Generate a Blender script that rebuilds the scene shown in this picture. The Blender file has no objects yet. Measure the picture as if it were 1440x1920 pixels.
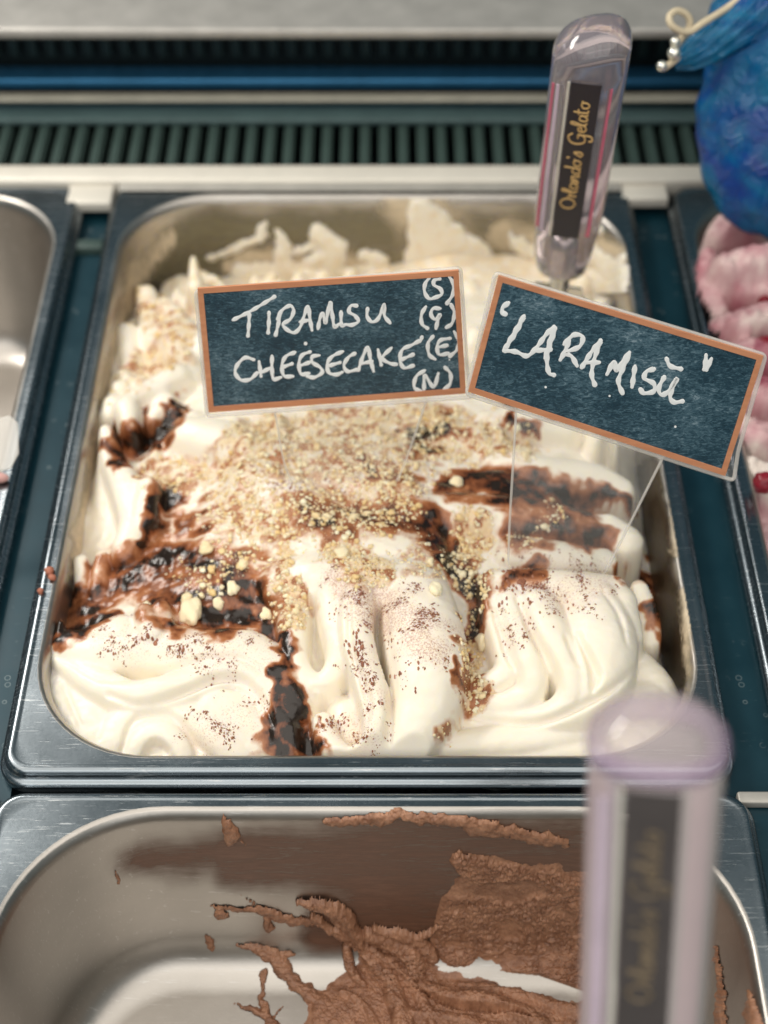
import bpy, bmesh, math, random
import numpy as np
from mathutils import Vector, Matrix
from mathutils.bvhtree import BVHTree
random.seed(7); rng = np.random.default_rng(7)
S = bpy.context.scene
C = S.collection
MM = 0.001

# ------------------------------------------------------------------ camera
F, TH, H = 2900.0, math.radians(47.3), 452.0      # focal length in photo pixels, tilt, height over the rims (mm)
cam_d = bpy.data.cameras.new('camera'); cam = bpy.data.objects.new('camera', cam_d); C.objects.link(cam)
cam.location = (0, 0, H*MM); cam.rotation_euler = (math.pi/2-TH, 0, 0)
cam_d.sensor_fit = 'HORIZONTAL'; cam_d.sensor_width = 36; cam_d.lens = F*36/1440
cam_d.clip_start = 0.01; cam_d.clip_end = 50
cam_d.dof.use_dof = True; cam_d.dof.focus_distance = 0.535; cam_d.dof.aperture_fstop = 9.0
S.camera = cam
S.render.resolution_x, S.render.resolution_y = 768, 1024
S.view_settings.view_transform = 'Standard'; S.view_settings.look = 'None'
S.view_settings.exposure = 0.0; S.view_settings.gamma = 1
S.cycles.max_bounces = 14; S.cycles.transmission_bounces = 12; S.cycles.transparent_max_bounces = 12
S.cycles.caustics_refractive = False; S.cycles.caustics_reflective = False
# ------------------------------------------------------------------ room light
W = bpy.data.worlds.new('World'); S.world = W; W.use_nodes = True
bg = W.node_tree.nodes['Background']; bg.inputs[0].default_value = (0.22, 0.40, 0.47, 1); bg.inputs[1].default_value = 0.26
def area(name, loc, target, sx, sy, power, col):
    d = bpy.data.lights.new(name, 'AREA'); d.shape = 'RECTANGLE'; d.size = sx; d.size_y = sy; d.energy = power; d.color = col
    o = bpy.data.objects.new(name, d); C.objects.link(o); o.location = loc
    o.rotation_euler = (Vector(target)-Vector(loc)).to_track_quat('-Z', 'Y').to_euler(); return o
area('ceiling_panel_light', (-0.10, -0.28, 1.10), (-0.10, -0.28, 0), 2.4, 1.9, 24.5, (1, 0.935, 0.855))
area('shop_front_light', (-0.2, -1.25, 0.75), (0, 0.35, 0), 1.8, 1.0, 9, (1, 0.97, 0.93))
area('display_case_light', (-0.55, 0.75, 0.62), (0, 0.4, 0), 0.5, 0.12, 5.0, (1, 0.95, 0.88))

# ------------------------------------------------------------------ helpers
CT, ST = math.cos(TH), math.sin(TH)
def ray(px, py):
    u = (px-720)/F; v = (py-960)/F
    return np.array([u, CT - v*ST, -ST - v*CT])
CAM = np.array([0, 0, H])
def P(px, py, z=0.0):                 # the point at height z (mm) that stands at this place of the photograph
    r = ray(px, py); return CAM + r*((z-H)/r[2])
def PD(px, py, d): return CAM + ray(px, py)*d     # at a distance d along the view axis
def project(X, Y, Z):
    dep = Y*CT - (Z-H)*ST; up = Y*ST + (Z-H)*CT
    return 720 + F*X/dep, 960 - F*up/dep
def on_plane(px, py, o, n):
    r = ray(px, py); return CAM + r*(np.dot(o-CAM, n)/np.dot(r, n))

def link(o, parent=None, **kw):
    C.objects.link(o)
    if parent is not None: o.parent = parent
    for k, v in kw.items(): o[k] = v
    return o
def mesh_np(name, verts, faces, mat, parent=None, smooth=True, origin=None, attrs=None, **kw):
    """verts in mm (N,3); faces list or array"""
    V = np.asarray(verts, dtype=float)*MM
    if parent is not None: base = np.array(parent.matrix_world.translation) if False else np.array(parent.location)
    else: base = np.zeros(3)
    if parent is None:
        base = V.mean(axis=0) if origin is None else np.array(origin)*MM
    V = V - base
    me = bpy.data.meshes.new(name)
    if isinstance(faces, np.ndarray):
        n = faces.shape[1]; m = len(faces)
        me.vertices.add(len(V)); me.vertices.foreach_set('co', V.ravel())
        me.loops.add(n*m); me.loops.foreach_set('vertex_index', faces.ravel().astype(np.int32))
        me.polygons.add(m); me.polygons.foreach_set('loop_start', np.arange(0, n*m, n, dtype=np.int32))
        me.polygons.foreach_set('loop_total', np.full(m, n, dtype=np.int32))
        me.update(calc_edges=True); me.validate()
    else:
        me.from_pydata(V.tolist(), [], [list(f) for f in faces]); me.update()
    if smooth: me.polygons.foreach_set('use_smooth', np.ones(len(me.polygons), dtype=bool))
    if attrs:
        for k, a in attrs.items():
            at = me.attributes.new(k, 'FLOAT', 'POINT'); at.data.foreach_set('value', np.asarray(a, dtype=np.float32))
    me.materials.append(mat)
    o = bpy.data.objects.new(name, me)
    if parent is None: o.location = base
    return link(o, parent, **kw)
def empty(name, loc_mm, **kw):
    o = bpy.data.objects.new(name, None); o.empty_display_size = 0.02; o.location = np.array(loc_mm)*MM
    return link(o, None, **kw)
def box(name, x0, x1, y0, y1, z0, z1, mat, parent=None, bev=0.0, **kw):
    bm = bmesh.new(); bmesh.ops.create_cube(bm, size=1)
    for v in bm.verts:
        v.co = Vector((x0+(v.co.x+.5)*(x1-x0), y0+(v.co.y+.5)*(y1-y0), z0+(v.co.z+.5)*(z1-z0)))
    if bev: bmesh.ops.bevel(bm, geom=bm.edges[:], offset=bev, segments=3, affect='EDGES', profile=.5)
    V = np.array([v.co[:] for v in bm.verts]); bm.verts.index_update(); Fc = [[v.index for v in f.verts] for f in bm.faces]; bm.free()
    return mesh_np(name, V, Fc, mat, parent, smooth=bool(bev), **kw)
def crom(pts, step=1.0, cols=None):
    """Catmull-Rom resample of rows; spacing by the first `cols` columns"""
    p = np.asarray(pts, dtype=float)
    if len(p) == 1: return p
    p = np.vstack([2*p[0]-p[1], p, 2*p[-1]-p[-2]]); out = []
    for i in range(1, len(p)-2):
        d = np.linalg.norm((p[i+1]-p[i])[:cols]); n = max(1, int(math.ceil(d/step)))
        for k in range(n):
            t = k/n
            out.append(.5*((2*p[i]) + (-p[i-1]+p[i+1])*t + (2*p[i-1]-5*p[i]+4*p[i+1]-p[i+2])*t*t + (-p[i-1]+3*p[i]-3*p[i+1]+p[i+2])*t**3))
    out.append(p[-2]); return np.array(out)
def tube(path, rad, n=10, cap=True):
    """verts, faces of a tube along path (N,3) with radii"""
    path = np.asarray(path, float); N = len(path); rad = np.broadcast_to(rad, (N,)) if np.ndim(rad) == 0 else np.asarray(rad)
    T = np.gradient(path, axis=0); T /= np.linalg.norm(T, axis=1)[:, None]+1e-9
    ref = np.array([0, 0, 1.0]) if abs(T[0][2]) < .9 else np.array([1.0, 0, 0])
    V = []; u = np.cross(T[0], ref); u /= np.linalg.norm(u)
    for i in range(N):
        u = u - T[i]*np.dot(u, T[i]); u /= np.linalg.norm(u)+1e-9; w = np.cross(T[i], u)
        for k in range(n):
            a = 2*math.pi*k/n; V.append(path[i] + rad[i]*(math.cos(a)*u+math.sin(a)*w))
    Fc = [[i*n+k, i*n+(k+1) % n, (i+1)*n+(k+1) % n, (i+1)*n+k] for i in range(N-1) for k in range(n)]
    if cap: Fc += [list(range(n))[::-1], [(N-1)*n+k for k in range(n)]]
    return V, Fc
def merge(parts):
    V = []; Fc = []
    for v, f in parts:
        o = len(V); V += list(v); Fc += [[i+o for i in q] for q in f]
    return V, Fc

# numpy value noise
def vnoise(x, y, seed=0):
    r = np.random.default_rng(seed); T = r.random((256, 256))
    xi = np.floor(x).astype(int); yi = np.floor(y).astype(int); fx = x-xi; fy = y-yi
    fx = fx*fx*(3-2*fx); fy = fy*fy*(3-2*fy)
    a = T[xi & 255, yi & 255]; b = T[(xi+1) & 255, yi & 255]; c = T[xi & 255, (yi+1) & 255]; d = T[(xi+1) & 255, (yi+1) & 255]
    return (a*(1-fx)+b*fx)*(1-fy)+(c*(1-fx)+d*fx)*fy
def fbm(x, y, oct=4, seed=0):
    s = 0; a = .5; t = 0
    for i in range(oct):
        s = s+a*vnoise(x*2**i+17.3*i, y*2**i+5.1*i, seed+i); t += a; a *= .5
    return s/t
def sm(a, b, x): t = np.clip((x-a)/(b-a), 0, 1); return t*t*(3-2*t)

# ------------------------------------------------------------------ materials
class NT:
    def __init__(s, name):
        s.m = bpy.data.materials.new(name); s.m.use_nodes = True; s.t = s.m.node_tree; s.b = s.t.nodes['Principled BSDF']; s.out = s.t.nodes['Material Output']
    def n(s, typ, ins=None, **kw):
        d = s.t.nodes.new(typ)
        for k, v in kw.items(): setattr(d, k, v)
        for k, v in (ins or {}).items(): s.set(d, k, v)
        return d
    def set(s, d, k, v):
        i = d.inputs[k]
        if hasattr(v, 'is_output') or isinstance(v, bpy.types.NodeSocket): s.t.links.new(v, i)
        elif isinstance(v, bpy.types.Node): s.t.links.new(v.outputs[0], i)
        else: i.default_value = v
    def P(s, **kw):
        for k, v in kw.items(): s.set(s.b, k.replace('_', ' '), v)
        return s
    def coord(s, scale=(1, 1, 1), rot=(0, 0, 0)):
        tc = s.n('ShaderNodeTexCoord'); mp = s.n('ShaderNodeMapping', {'Vector': tc.outputs['Object'], 'Scale': scale, 'Rotation': rot}); return mp.outputs[0]
    def noise(s, sc, det=4, rough=.55, vec=None, dist=0):
        return s.n('ShaderNodeTexNoise', {'Vector': vec if vec is not None else s.coord(), 'Scale': sc, 'Detail': det, 'Roughness': rough, 'Distortion': dist}).outputs['Fac']
    def ramp(s, f, stops):
        r = s.n('ShaderNodeValToRGB', {'Fac': f}); e = r.color_ramp.elements
        while len(e) < len(stops): e.new(.5)
        for el, (p, c) in zip(e, stops): el.position = p; el.color = c if len(c) == 4 else (*c, 1)
        return r.outputs[0]
    def mix(s, f, a, b, typ='MIX'):
        d = s.n('ShaderNodeMix', data_type='RGBA', blend_type=typ); s.set(d, 0, f)
        s.set(d, 6, a if not isinstance(a, tuple) else (*a, 1)); s.set(d, 7, b if not isinstance(b, tuple) else (*b, 1)); return d.outputs[2]
    def math(s, op, a, b=0.0, c=None):
        d = s.n('ShaderNodeMath', operation=op); s.set(d, 0, a); s.set(d, 1, b)
        if c is not None: s.set(d, 2, c)
        return d.outputs[0]
    def attr(s, name): return s.n('ShaderNodeAttribute', attribute_name=name).outputs['Fac']
    def bump(s, h, strength=.3, dist=.0005, nrm=None):
        d = s.n('ShaderNodeBump', {'Height': h, 'Strength': strength, 'Distance': dist})
        if nrm is not None: s.set(d, 'Normal', nrm)
        return d.outputs[0]
def rgb(r, g, b): return tuple(((c/255+.055)/1.055)**2.4 if c > 10 else c/255/12.92 for c in (r, g, b))

def steel(name, base=(.55, .535, .51), rough=.27, scratch=.35, brush=(1, 1, 1), bs=.1):
    t = NT(name)
    big = t.noise(28, 5, .6); fine = t.noise(900, 3, .6); br = t.noise(600, 3, .7, t.coord(brush))
    vor = t.n('ShaderNodeTexVoronoi', {'Vector': t.coord((1, 1, 1)), 'Scale': 130, 'Randomness': 1}, feature='DISTANCE_TO_EDGE').outputs['Distance']
    dn = t.noise(60, 4, .7)
    wv = t.n('ShaderNodeTexNoise', {'Vector': t.coord((8, 160, 40), (0.3, 0.2, .7)), 'Scale': 8, 'Detail': 5, 'Roughness': .7}).outputs['Fac']
    sc = t.ramp(wv, [(.60, (0, 0, 0)), (.66, (1, 1, 1))])
    col = t.mix(t.ramp(big, [(.35, (0, 0, 0)), (.7, (1, 1, 1))]), tuple(c*.86 for c in base), base)
    col = t.mix(t.math('MULTIPLY', sc, scratch*.4), col, (.75, .74, .72))
    rg = t.math('ADD', t.math('MULTIPLY', big, .16), rough-.08); rg = t.math('ADD', rg, t.math('MULTIPLY', sc, .12)); rg = t.math('ADD', rg, t.math('MULTIPLY', fine, .06))
    nb = t.bump(br, bs, .00012); nb = t.bump(fine, .06, .0001, nb)
    t.P(Base_Color=col, Metallic=1.0, Roughness=rg, Normal=nb); return t.m
M = {}
M['steel'] = steel('brushed_stainless_steel', base=(.50, .465, .425), rough=.33, scratch=1.1, brush=(1, 1, .04), bs=.32)
M['steel_rim'] = steel('scratched_steel_rim', base=(.30, .335, .36), rough=.22, scratch=1.0, bs=.08)
M['rail'] = None
def dark_plate():
    t = NT('dark_worn_steel')
    n1 = t.noise(45, 5, .65); spots = t.n('ShaderNodeTexVoronoi', {'Vector': t.coord(), 'Scale': 190, 'Randomness': 1}, feature='F1').outputs['Distance']
    ring = t.ramp(spots, [(.16, (0, 0, 0)), (.20, (1, 1, 1)), (.24, (0, 0, 0))])
    gate = t.ramp(t.noise(60, 3, .6), [(.55, (0, 0, 0)), (.62, (1, 1, 1))])
    mark = t.math('MULTIPLY', ring, gate)
    wv = t.n('ShaderNodeTexNoise', {'Vector': t.coord((60, 900, 1), (0, 0, .5)), 'Scale': 2, 'Detail': 4, 'Roughness': .7}).outputs['Fac']
    sc = t.math('MULTIPLY', t.ramp(wv, [(.66, (0, 0, 0)), (.70, (1, 1, 1))]), .5)
    mk = t.math('MAXIMUM', mark, sc)
    col = t.mix(n1, (.002, .022, .034), (.005, .042, .060)); col = t.mix(t.math('MULTIPLY', mk, .55), col, (.28, .33, .33))
    t.P(Base_Color=col, Metallic=.25, Roughness=t.math('ADD', t.math('MULTIPLY', n1, .25), .28), Normal=t.bump(n1, .05, .0003)); return t.m
M['plate'] = dark_plate()
def painted(name, c, r=.5, metal=0.0, var=.3, **kw):
    t = NT(name); n1 = t.noise(60, 4, .6)
    t.P(Base_Color=t.mix(n1, tuple(x*(1-var) for x in c), tuple(min(1, x*(1+var)) for x in c)), Roughness=r, Metallic=metal, Normal=t.bump(t.noise(500, 3), .05, .0002), **kw); return t.m
M['railgrey'] = painted('grey_cream_metal', (.42, .40, .36), .45, .3)
M['rail'] = painted('worn_cream_metal', (.68, .64, .56), .45, .15, .10)
M['slat'] = painted('dark_green_slat', (.038, .066, .058), .5)
M['void'] = painted('black_recess', (.003, .013, .018), .6)
M['bluebar'] = painted('blue_steel_bar', (.05, .22, .42), .3, .6)

def gelato_mat(name, cream=(.88, .815, .715), dark=True, pink=False):
    t = NT(name)
    s = t.attr('sauce'); c = t.attr('crumb'); k = t.attr('cocoa')
    n = t.noise(140, 5, .6); nf = t.noise(700, 5, .7); nn = t.noise(1600, 3, .6)
    base = t.mix(t.noise(50, 3), cream, tuple(a*b for a, b in zip(cream, (.99, .975, .90))))
    if pink:
        base = t.ramp(t.math('ADD', t.math('MULTIPLY', n, .35), t.math('MULTIPLY', s, .65)), [(.16, (.74, .64, .57)), (.34, (.60, .38, .38)), (.56, (.44, .17, .20)), (.85, (.20, .01, .04))])
        t.P(Base_Color=base, Roughness=.45, Normal=t.bump(nf, .25, .0008)); return t.m
    # biscuit dust; also carries the painted dimness of the rear
    cd = t.ramp(t.math('ADD', t.math('MULTIPLY', c, 1.0), t.math('MULTIPLY', t.math('SUBTRACT', t.noise(200, 6, .75), .62), 1.6)), [(.22, (0, 0, 0)), (.62, (1, 1, 1))])
    base = t.mix(t.math('MULTIPLY', cd, .8), base, t.mix(t.noise(320, 4, .7), (.78, .48, .17), (.93, .80, .56)))
    # cocoa dusting: pinkish veil plus fine grain
    kg = t.ramp(t.math('ADD', nn, t.math('SUBTRACT', t.math('MULTIPLY', k, .28), .13)), [(.56, (0, 0, 0)), (.66, (1, 1, 1))])
    base = t.mix(t.math('MULTIPLY', t.math('MULTIPLY', kg, k), .8), base, (.40, .18, .11))
    base = t.mix(t.math('MULTIPLY', k, .20), base, (.72, .46, .36))
    # coffee sauce: thin amber edge, brown, near black where thick
    sv = t.math('ADD', s, t.math('MULTIPLY', t.math('SUBTRACT', t.math('ADD', t.math('MULTIPLY', t.noise(210, 5, .62, t.coord((1, .5, 1), (0, 0, .5)), .8), .8), t.math('MULTIPLY', nf, .2)), .5), t.math('MULTIPLY', t.math('MINIMUM', s, .8), 2.0)))
    scol = t.ramp(sv, [(.0, (.72, .43, .25)), (.26, (.48, .20, .085)), (.56, (.27, .09, .034)), (.84, (.10, .030, .012)), (.98, (.018, .010, .006))])
    sf = t.ramp(sv, [(.03, (0, 0, 0)), (.34, (1, 1, 1))])
    col = t.mix(sf, base, scol)
    rg = t.mix(sf, t.mix(k, (.40,)*3, (.6,)*3), t.mix(nf, (.12,)*3, (.30,)*3))
    nb = t.bump(nf, .2, .0005); nb = t.bump(t.math('MULTIPLY', t.math('MULTIPLY', cd, nn), 1.0), .55, .0008, nb)
    nb = t.bump(t.math('MULTIPLY', sf, t.noise(150, 3, .5)), .3, .0015, nb)
    wgt = t.math('MULTIPLY', t.math('SUBTRACT', 1.0, sf), .5)
    t.P(Base_Color=col, Roughness=rg, Normal=nb, Subsurface_Weight=wgt, Subsurface_Radius=(1.0, .85, .28), Subsurface_Scale=.0045)
    t.b.inputs['Coat Weight'].default_value = .06; return t.m
M['gelato'] = gelato_mat('cream_gelato')
M['pink'] = gelato_mat('pink_gelato', pink=True)
def crumb_mat(name, a, b):
    t = NT(name); oi = t.n('ShaderNodeAttribute', attribute_name='tone').outputs['Fac']; nf = t.noise(1200, 4, .7)
    t.P(Base_Color=t.mix(t.math('ADD', t.math('MULTIPLY', nf, .3), t.math('MULTIPLY', oi, .75)), a, b), Roughness=.85, Normal=t.bump(nf, .6, .0006), Subsurface_Weight=.15, Subsurface_Radius=(1, .7, .3), Subsurface_Scale=.002); return t.m
M['crumb'] = crumb_mat('biscuit_crumb_mat', (.78, .50, .18), (.96, .89, .66))
M['cocoa'] = crumb_mat('cocoa_grain_mat', (.22, .075, .038), (.44, .19, .115))
def choc_mat():
    t = NT('chocolate_gelato_mat'); n = t.noise(250, 5, .65); nf = t.noise(1100, 5, .75)
    t.P(Base_Color=t.mix(t.ramp(t.noise(160, 6, .75), [(.35, (0, 0, 0)), (.65, (1, 1, 1))]), (.22, .095, .050), (.47, .235, .135)), Roughness=t.math('ADD', t.math('MULTIPLY', n, .25), .20), Normal=t.bump(nf, .4, .0008), Subsurface_Weight=.08, Subsurface_Radius=(1, .5, .3), Subsurface_Scale=.002); return t.m
M['choc'] = choc_mat()
def film_mat(name, col, dens):
    t = NT(name); a = t.attr('film'); n = t.math('ADD', t.math('MULTIPLY', t.noise(60, 6, .75, t.coord((.3, 1, 1.6), (0, .25, 0)), .6), .75), t.math('MULTIPLY', t.noise(700, 4, .7, t.coord((.12, 1, 1), (0, .15, 0))), .4))
    al = t.math('MULTIPLY', a, t.math('ADD', t.math('MULTIPLY', n, 1.7), dens-.98)); 
    t.P(Base_Color=col+(1,), Roughness=.38, Alpha=t.n('ShaderNodeClamp', {0: al}).outputs[0]); return t.m
M['film'] = film_mat('thin_chocolate_film_reflection', (.17, .082, .050), .80)
M['darkfilm'] = film_mat('dark_sauce_film', (.045, .030, .015), .95)
M['dark_reflect'] = film_mat('olive_reflection_film', (.20, .17, .10), .78)  # olive colour stands for the dark reflection in the steel
M['creamfilm'] = film_mat('thin_cream_film', (.66, .54, .38), .92)

def acrylic(name, col, rough=.03, ior=1.49):
    t = NT(name); t.P(Base_Color=col+(1,), Roughness=rough, IOR=ior, Transmission_Weight=1.0); return t.m
def thin(name, col, a, r=.08, coat=0):
    t = NT(name); t.P(Base_Color=col+(1,), Roughness=r, Alpha=a); t.b.inputs['Coat Weight'].default_value = coat; return t.m
M['clear0'] = acrylic('clear_acrylic', (.97, .98, .97), .02, 1.3)
M['clear'] = thin('clear_acrylic', (.80, .80, .77), .06)
def edge_mat():
    return thin('edge_glint_acrylic', (.86, .82, .76), .42, .3)  # pale colour paints the light caught by polished acrylic edges
M['edge'] = edge_mat()
def handle_mat():
    t = NT('lilac_tinted_acrylic')
    n = t.noise(18, 2)
    t.P(Base_Color=t.mix(n, (.74, .62, .72), (.93, .82, .83)), Roughness=.05, IOR=1.30, Transmission_Weight=.80)
    t.b.inputs['Coat Weight'].default_value = .6; t.b.inputs['Coat Roughness'].default_value = .05
    return t.m
M['handle'] = handle_mat()
def milky():
    return thin('milky_pink_acrylic', (.74, .62, .62), .36, .10, 1.0)
M['handle2'] = milky()
M['lilacring'] = thin('lilac_acrylic_ring', (.42, .30, .46), .34, .15, .5)
M['core'] = painted('dark_label_strip', (.022, .018, .024), .4)
M['palepink'] = painted('pale_pink_refraction', (.60, .47, .47), .5, var=.1)  # pale side colours paint the bright surroundings refracted in the grip
M['palepink2'] = painted('pale_lilac_refraction', (.50, .40, .46), .5, var=.1)
M['palegrey'] = painted('pale_grey_refraction', (.46, .44, .40), .5, var=.1)
M['core2'] = painted('dark_label_strip_hazed', (.075, .062, .058), .4)  # label colour lifted to paint the haze of acrylic over it
M['gold2'] = painted('dull_gold_lettering', (.19, .14, .085), .5)  # lettering dulled by the same painted haze
M['gold'] = painted('gold_lettering', (.66, .42, .16), .4)
M['rose'] = painted('rose_strip', (.62, .12, .20), .4)
M['lilac'] = painted('pale_lilac_strip', (.62, .50, .60), .4)
def board():
    t = NT('blue_black_chalkboard')
    v = t.coord((1, 1, 2.4)); n = t.noise(420, 6, .7, v, 1.2); n2 = t.noise(60, 3, .5)
    f = t.math('ADD', n, t.math('MULTIPLY', t.math('SUBTRACT', n2, .5), .35))
    sm_ = t.ramp(t.noise(38, 5, .7, None, 1.5), [(.5, (0, 0, 0)), (.8, (1, 1, 1))]); f = t.math('ADD', f, t.math('MULTIPLY', sm_, .14))
    col = t.ramp(f, [(.30, (.006, .024, .040)), (.47, (.018, .055, .080)), (.61, (.075, .145, .185)), (.78, (.32, .41, .46))])
    t.P(Base_Color=col, Roughness=.42, Normal=t.bump(n, .25, .0003)); return t.m
M['board'] = board()
def wood():
    t = NT('printed_orange_wood'); n = t.noise(260, 5, .6, t.coord((.12, 1, 1.2)), .6)
    t.P(Base_Color=t.mix(n, (.50, .18, .085), (.78, .37, .20)), Roughness=.35); return t.m
M['wood'] = wood()
M['chalk'] = painted('white_chalk_pen', (.92, .93, .92), .7, var=.05)
def bag():
    t = NT('blue_plastic_film'); n = t.noise(22, 5, .6, None, 1.0)
    n2 = t.noise(45, 5, .65, t.coord((1, 2.2, 1), (.4, .3, .4)), 1.5)
    t.P(Base_Color=t.mix(t.ramp(n, [(.4, (0, 0, 0)), (.6, (1, 1, 1))]), (.0, .04, .23), (.0, .14, .29)), Roughness=.2, Normal=t.bump(n2, .8, .006)); return t.m
M['bag'] = bag()
M['cord'] = painted('cream_cord', (.62, .52, .36), .6)
M['metal'] = steel('spatula_steel', rough=.2)

# ------------------------------------------------------------------ rounded rectangle loops / pans
def rrect(cx, cy, a, b, r, nc=14, ns=26):
    r = max(r, .2); pts = []
    for (sx, sy, a0) in ((1, -1, -90), (1, 1, 0), (-1, 1, 90), (-1, -1, 180)):
        ox, oy = cx+sx*(a-r), cy+sy*(b-r)
        for k in range(nc+1):
            t = math.radians(a0+90*k/nc); pts.append((ox+r*math.cos(t), oy+r*math.sin(t)))
        nx, ny = {(1, -1): (1, 1), (1, 1): (-1, 1), (-1, 1): (-1, -1), (-1, -1): (1, -1)}[(sx, sy)]
        ex, ey = cx+nx*(a-r), cy+ny*(b-r); t = math.radians(a0+90); p0 = pts[-1]; p1 = (ex+r*math.cos(t), ey+r*math.sin(t))
        for k in range(1, ns): pts.append((p0[0]+(p1[0]-p0[0])*k/ns, p0[1]+(p1[1]-p0[1])*k/ns))
    return np.array(pts)
def loft(cx, cy, a, b, prof):
    """prof rows: (inset, z, cornerR)"""
    L = [np.column_stack([rrect(cx, cy, a-i, b-i, r), np.full(len(rrect(cx, cy, a, b, 5)), z)]) for i, z, r in prof]
    n = len(L[0]); V = np.vstack(L)
    Fc = np.array([[j*n+k, j*n+(k+1) % n, (j+1)*n+(k+1) % n, (j+1)*n+k] for j in range(len(L)-1) for k in range(n)])
    return V, Fc, n, len(L)
INS = 5.2
def pan(name, label, cx, cy, a, b, Rin, ro=8.0, depth=95, group='steel gelato pans in the display'):
    e = empty(name, (cx, cy, -depth), label=label, category='pan', group=group)
    lip = [(-3.0, -10.2, ro+3), (-3.5, -9.4, ro+3.5), (-3.75, -8.2, ro+3.7), (-3.8, -7.0, ro+3.8), (-3.55, -5.9, ro+3.5), (-3.05, -5.1, ro+3), (-2.3, -4.6, ro+2.3), (-1.6, -4.2, ro+1.6), (-1.25, -3.5, ro+1.2), (-1.15, -2.6, ro+1.1), (-1.0, -1.6, ro+1), (-.6, -.75, ro+.6), (0, -.2, ro), (.9, 0, ro), (1.8, -.15, ro-.5), (2.3, -.25, ro-.5)]
    pl = []
    for k in range(1, 7):
        q = k/6; pl.append((2.3+(INS-.6-2.3)*q, -.25, (ro-.5)+(Rin-ro+.5)*q))
    V, Fc, n, m = loft(cx, cy, a, b, lip+pl)
    mesh_np('rim', V, Fc[:, ::-1], M['steel_rim'], e)
    w = [(INS-.6, -.25, Rin)]; ci, cz, an = INS-.6, -.25, 0.0
    for k in range(14):
        r_c = 1.9 if an < 48 else 8.0; da = 90/14; am = math.radians(an+da/2); ds = r_c*math.radians(da)
        ci += ds*math.cos(am); cz -= ds*math.sin(am); an += da; w.append((ci, cz, Rin-(ci-INS+.6)*.6))
    i9, z9, r9 = w[-1]
    for k in range(1, 13): q = k/12; w.append((i9+4*q, z9-(depth+z9-16)*q, r9-4*q))
    for k in range(1, 10):
        t = math.radians(10*k); w.append((i9+4+16*(1-math.cos(t)), -(depth-16)-16*math.sin(t), max(8, r9-4-16*(1-math.cos(t)))))
    i0, z0, r0 = w[-1]
    for q in (.15, .35, .6, .85, .97): w.append((i0+(min(a, b)-i0)*q, z0, max(.5, r0*(1-q))))
    V, Fc, n, m = loft(cx, cy, a, b, w)
    V2 = np.vstack([V]); Fl = [list(f) for f in Fc[:, ::-1]]; Fl.append([(m-1)*n+k for k in range(n)][::-1])
    o = mesh_np('basin', V2, Fl, M['steel'], e)
    bv = BVHTree.FromPolygons([tuple(v) for v in V2], Fl)
    return e, bv
Y0 = P(0, 1442)[1]; Y1 = P(0, 352)[1]
TA, TB, TCY, TCX = 125.0, (Y1-Y0)/2, (Y0+Y1)/2, -6.0
tir_e, tir_bvh = pan('gelato_pan', 'full steel pan heaped with cream tiramisu gelato, in the middle', TCX, TCY, TA, TB, 44)
CH1 = P(0, 1489)[1]; CB = 125.0
choc_e, choc_bvh = pan('gelato_pan', 'nearly empty steel pan with chocolate scrapings in front of the tiramisu pan', -4.0, CH1-CB, 126.5, CB, 52)
left_e, _ = pan('gelato_pan', 'steel pan cut off by the left edge of the photo', -150-TA-1, TCY, TA, TB, 44)
right_e, _ = pan('gelato_pan', 'steel pan of pink gelato cut off by the right edge', 141.5+TA+1.5, TCY, TA, TB, 40)

# ------------------------------------------------------------------ counter and back of the case
def setting(o): o['kind'] = 'structure'; return o
for nm, x0, x1 in (('counter_strip', -151.5, -130), ('counter_strip', 117, 143)):
    setting(box(nm, x0, x1, 60, Y1+2, -14, -10.6, M['plate']))
setting(box('counter_strip', -420, 420, Y1+2, Y1+14, -14, -10.6, M['plate']))
setting(box('counter_well', -420, 420, 0, 760, -112, -108, M['void']))
for nm, x0, x1 in (('support_bar', 122, 250), ('support_bar', -250, -134)):
    box(nm, x0, x1, CH1+0.8, CH1+5.5, -10.5, -6.5, M['railgrey'], bev=.9, label='thin steel support bar between pan corners, ' + ('right side' if x0 > 0 else 'left side'), category='support bar', group='support bars')
# tab brackets between the pans at the back
def tab(px0, px1, py0, py1, z, lab):
    a = P(px0, py1, z); b = P(px1, py0, z)
    box('pan_bracket', a[0], b[0], a[1], b[1], z-6, z, M['rail'] if z == 0 else M['slat'], bev=1.2, label=lab, category='bracket', group='pale brackets between the pans')
tab(122, 215, 343, 380, 0, 'pale steel bracket between the left and middle pans at the back')
tab(1165, 1248, 340, 372, 0, 'pale steel bracket between the middle and right pans at the back')
tab(135, 195, 447, 464, -6, 'narrow dull crossbar behind the left bracket in the dark gap')
def rail(name, py0, py1, z, th, mat, lab, cat, bev=1.5):
    a = P(0, py1, z)[1]; b = P(0, py0, z)[1]
    return box(name, -330, 330, a, b, z-th, z, mat, bev=bev, label=lab, category=cat)
rail('front_rail', 307, 338, 3, 10, M['rail'], 'bright steel rail running behind the pans', 'rail', 2.0)
rail('middle_rail', 171, 186, 8, 3, painted('dull_cream_metal', (.40, .38, .31), .5), 'dull cream rail between the two vent grilles', 'rail', 1.6)
rail('blue_rail', 122, 149, 10, 6, M['bluebar'], 'dark blue bar behind the lower grille', 'rail', 1.6)
a_ = P(222, 356, 1.4); b_ = P(1163, 341, 1.4)
fr = bpy.data.objects['front_rail']
ob = box('rail_flange', a_[0], b_[0], a_[1], b_[1], .35, 1.4, M['railgrey'], None, bev=.4); ob.parent = fr; ob.location = ob.location-fr.location
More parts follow.
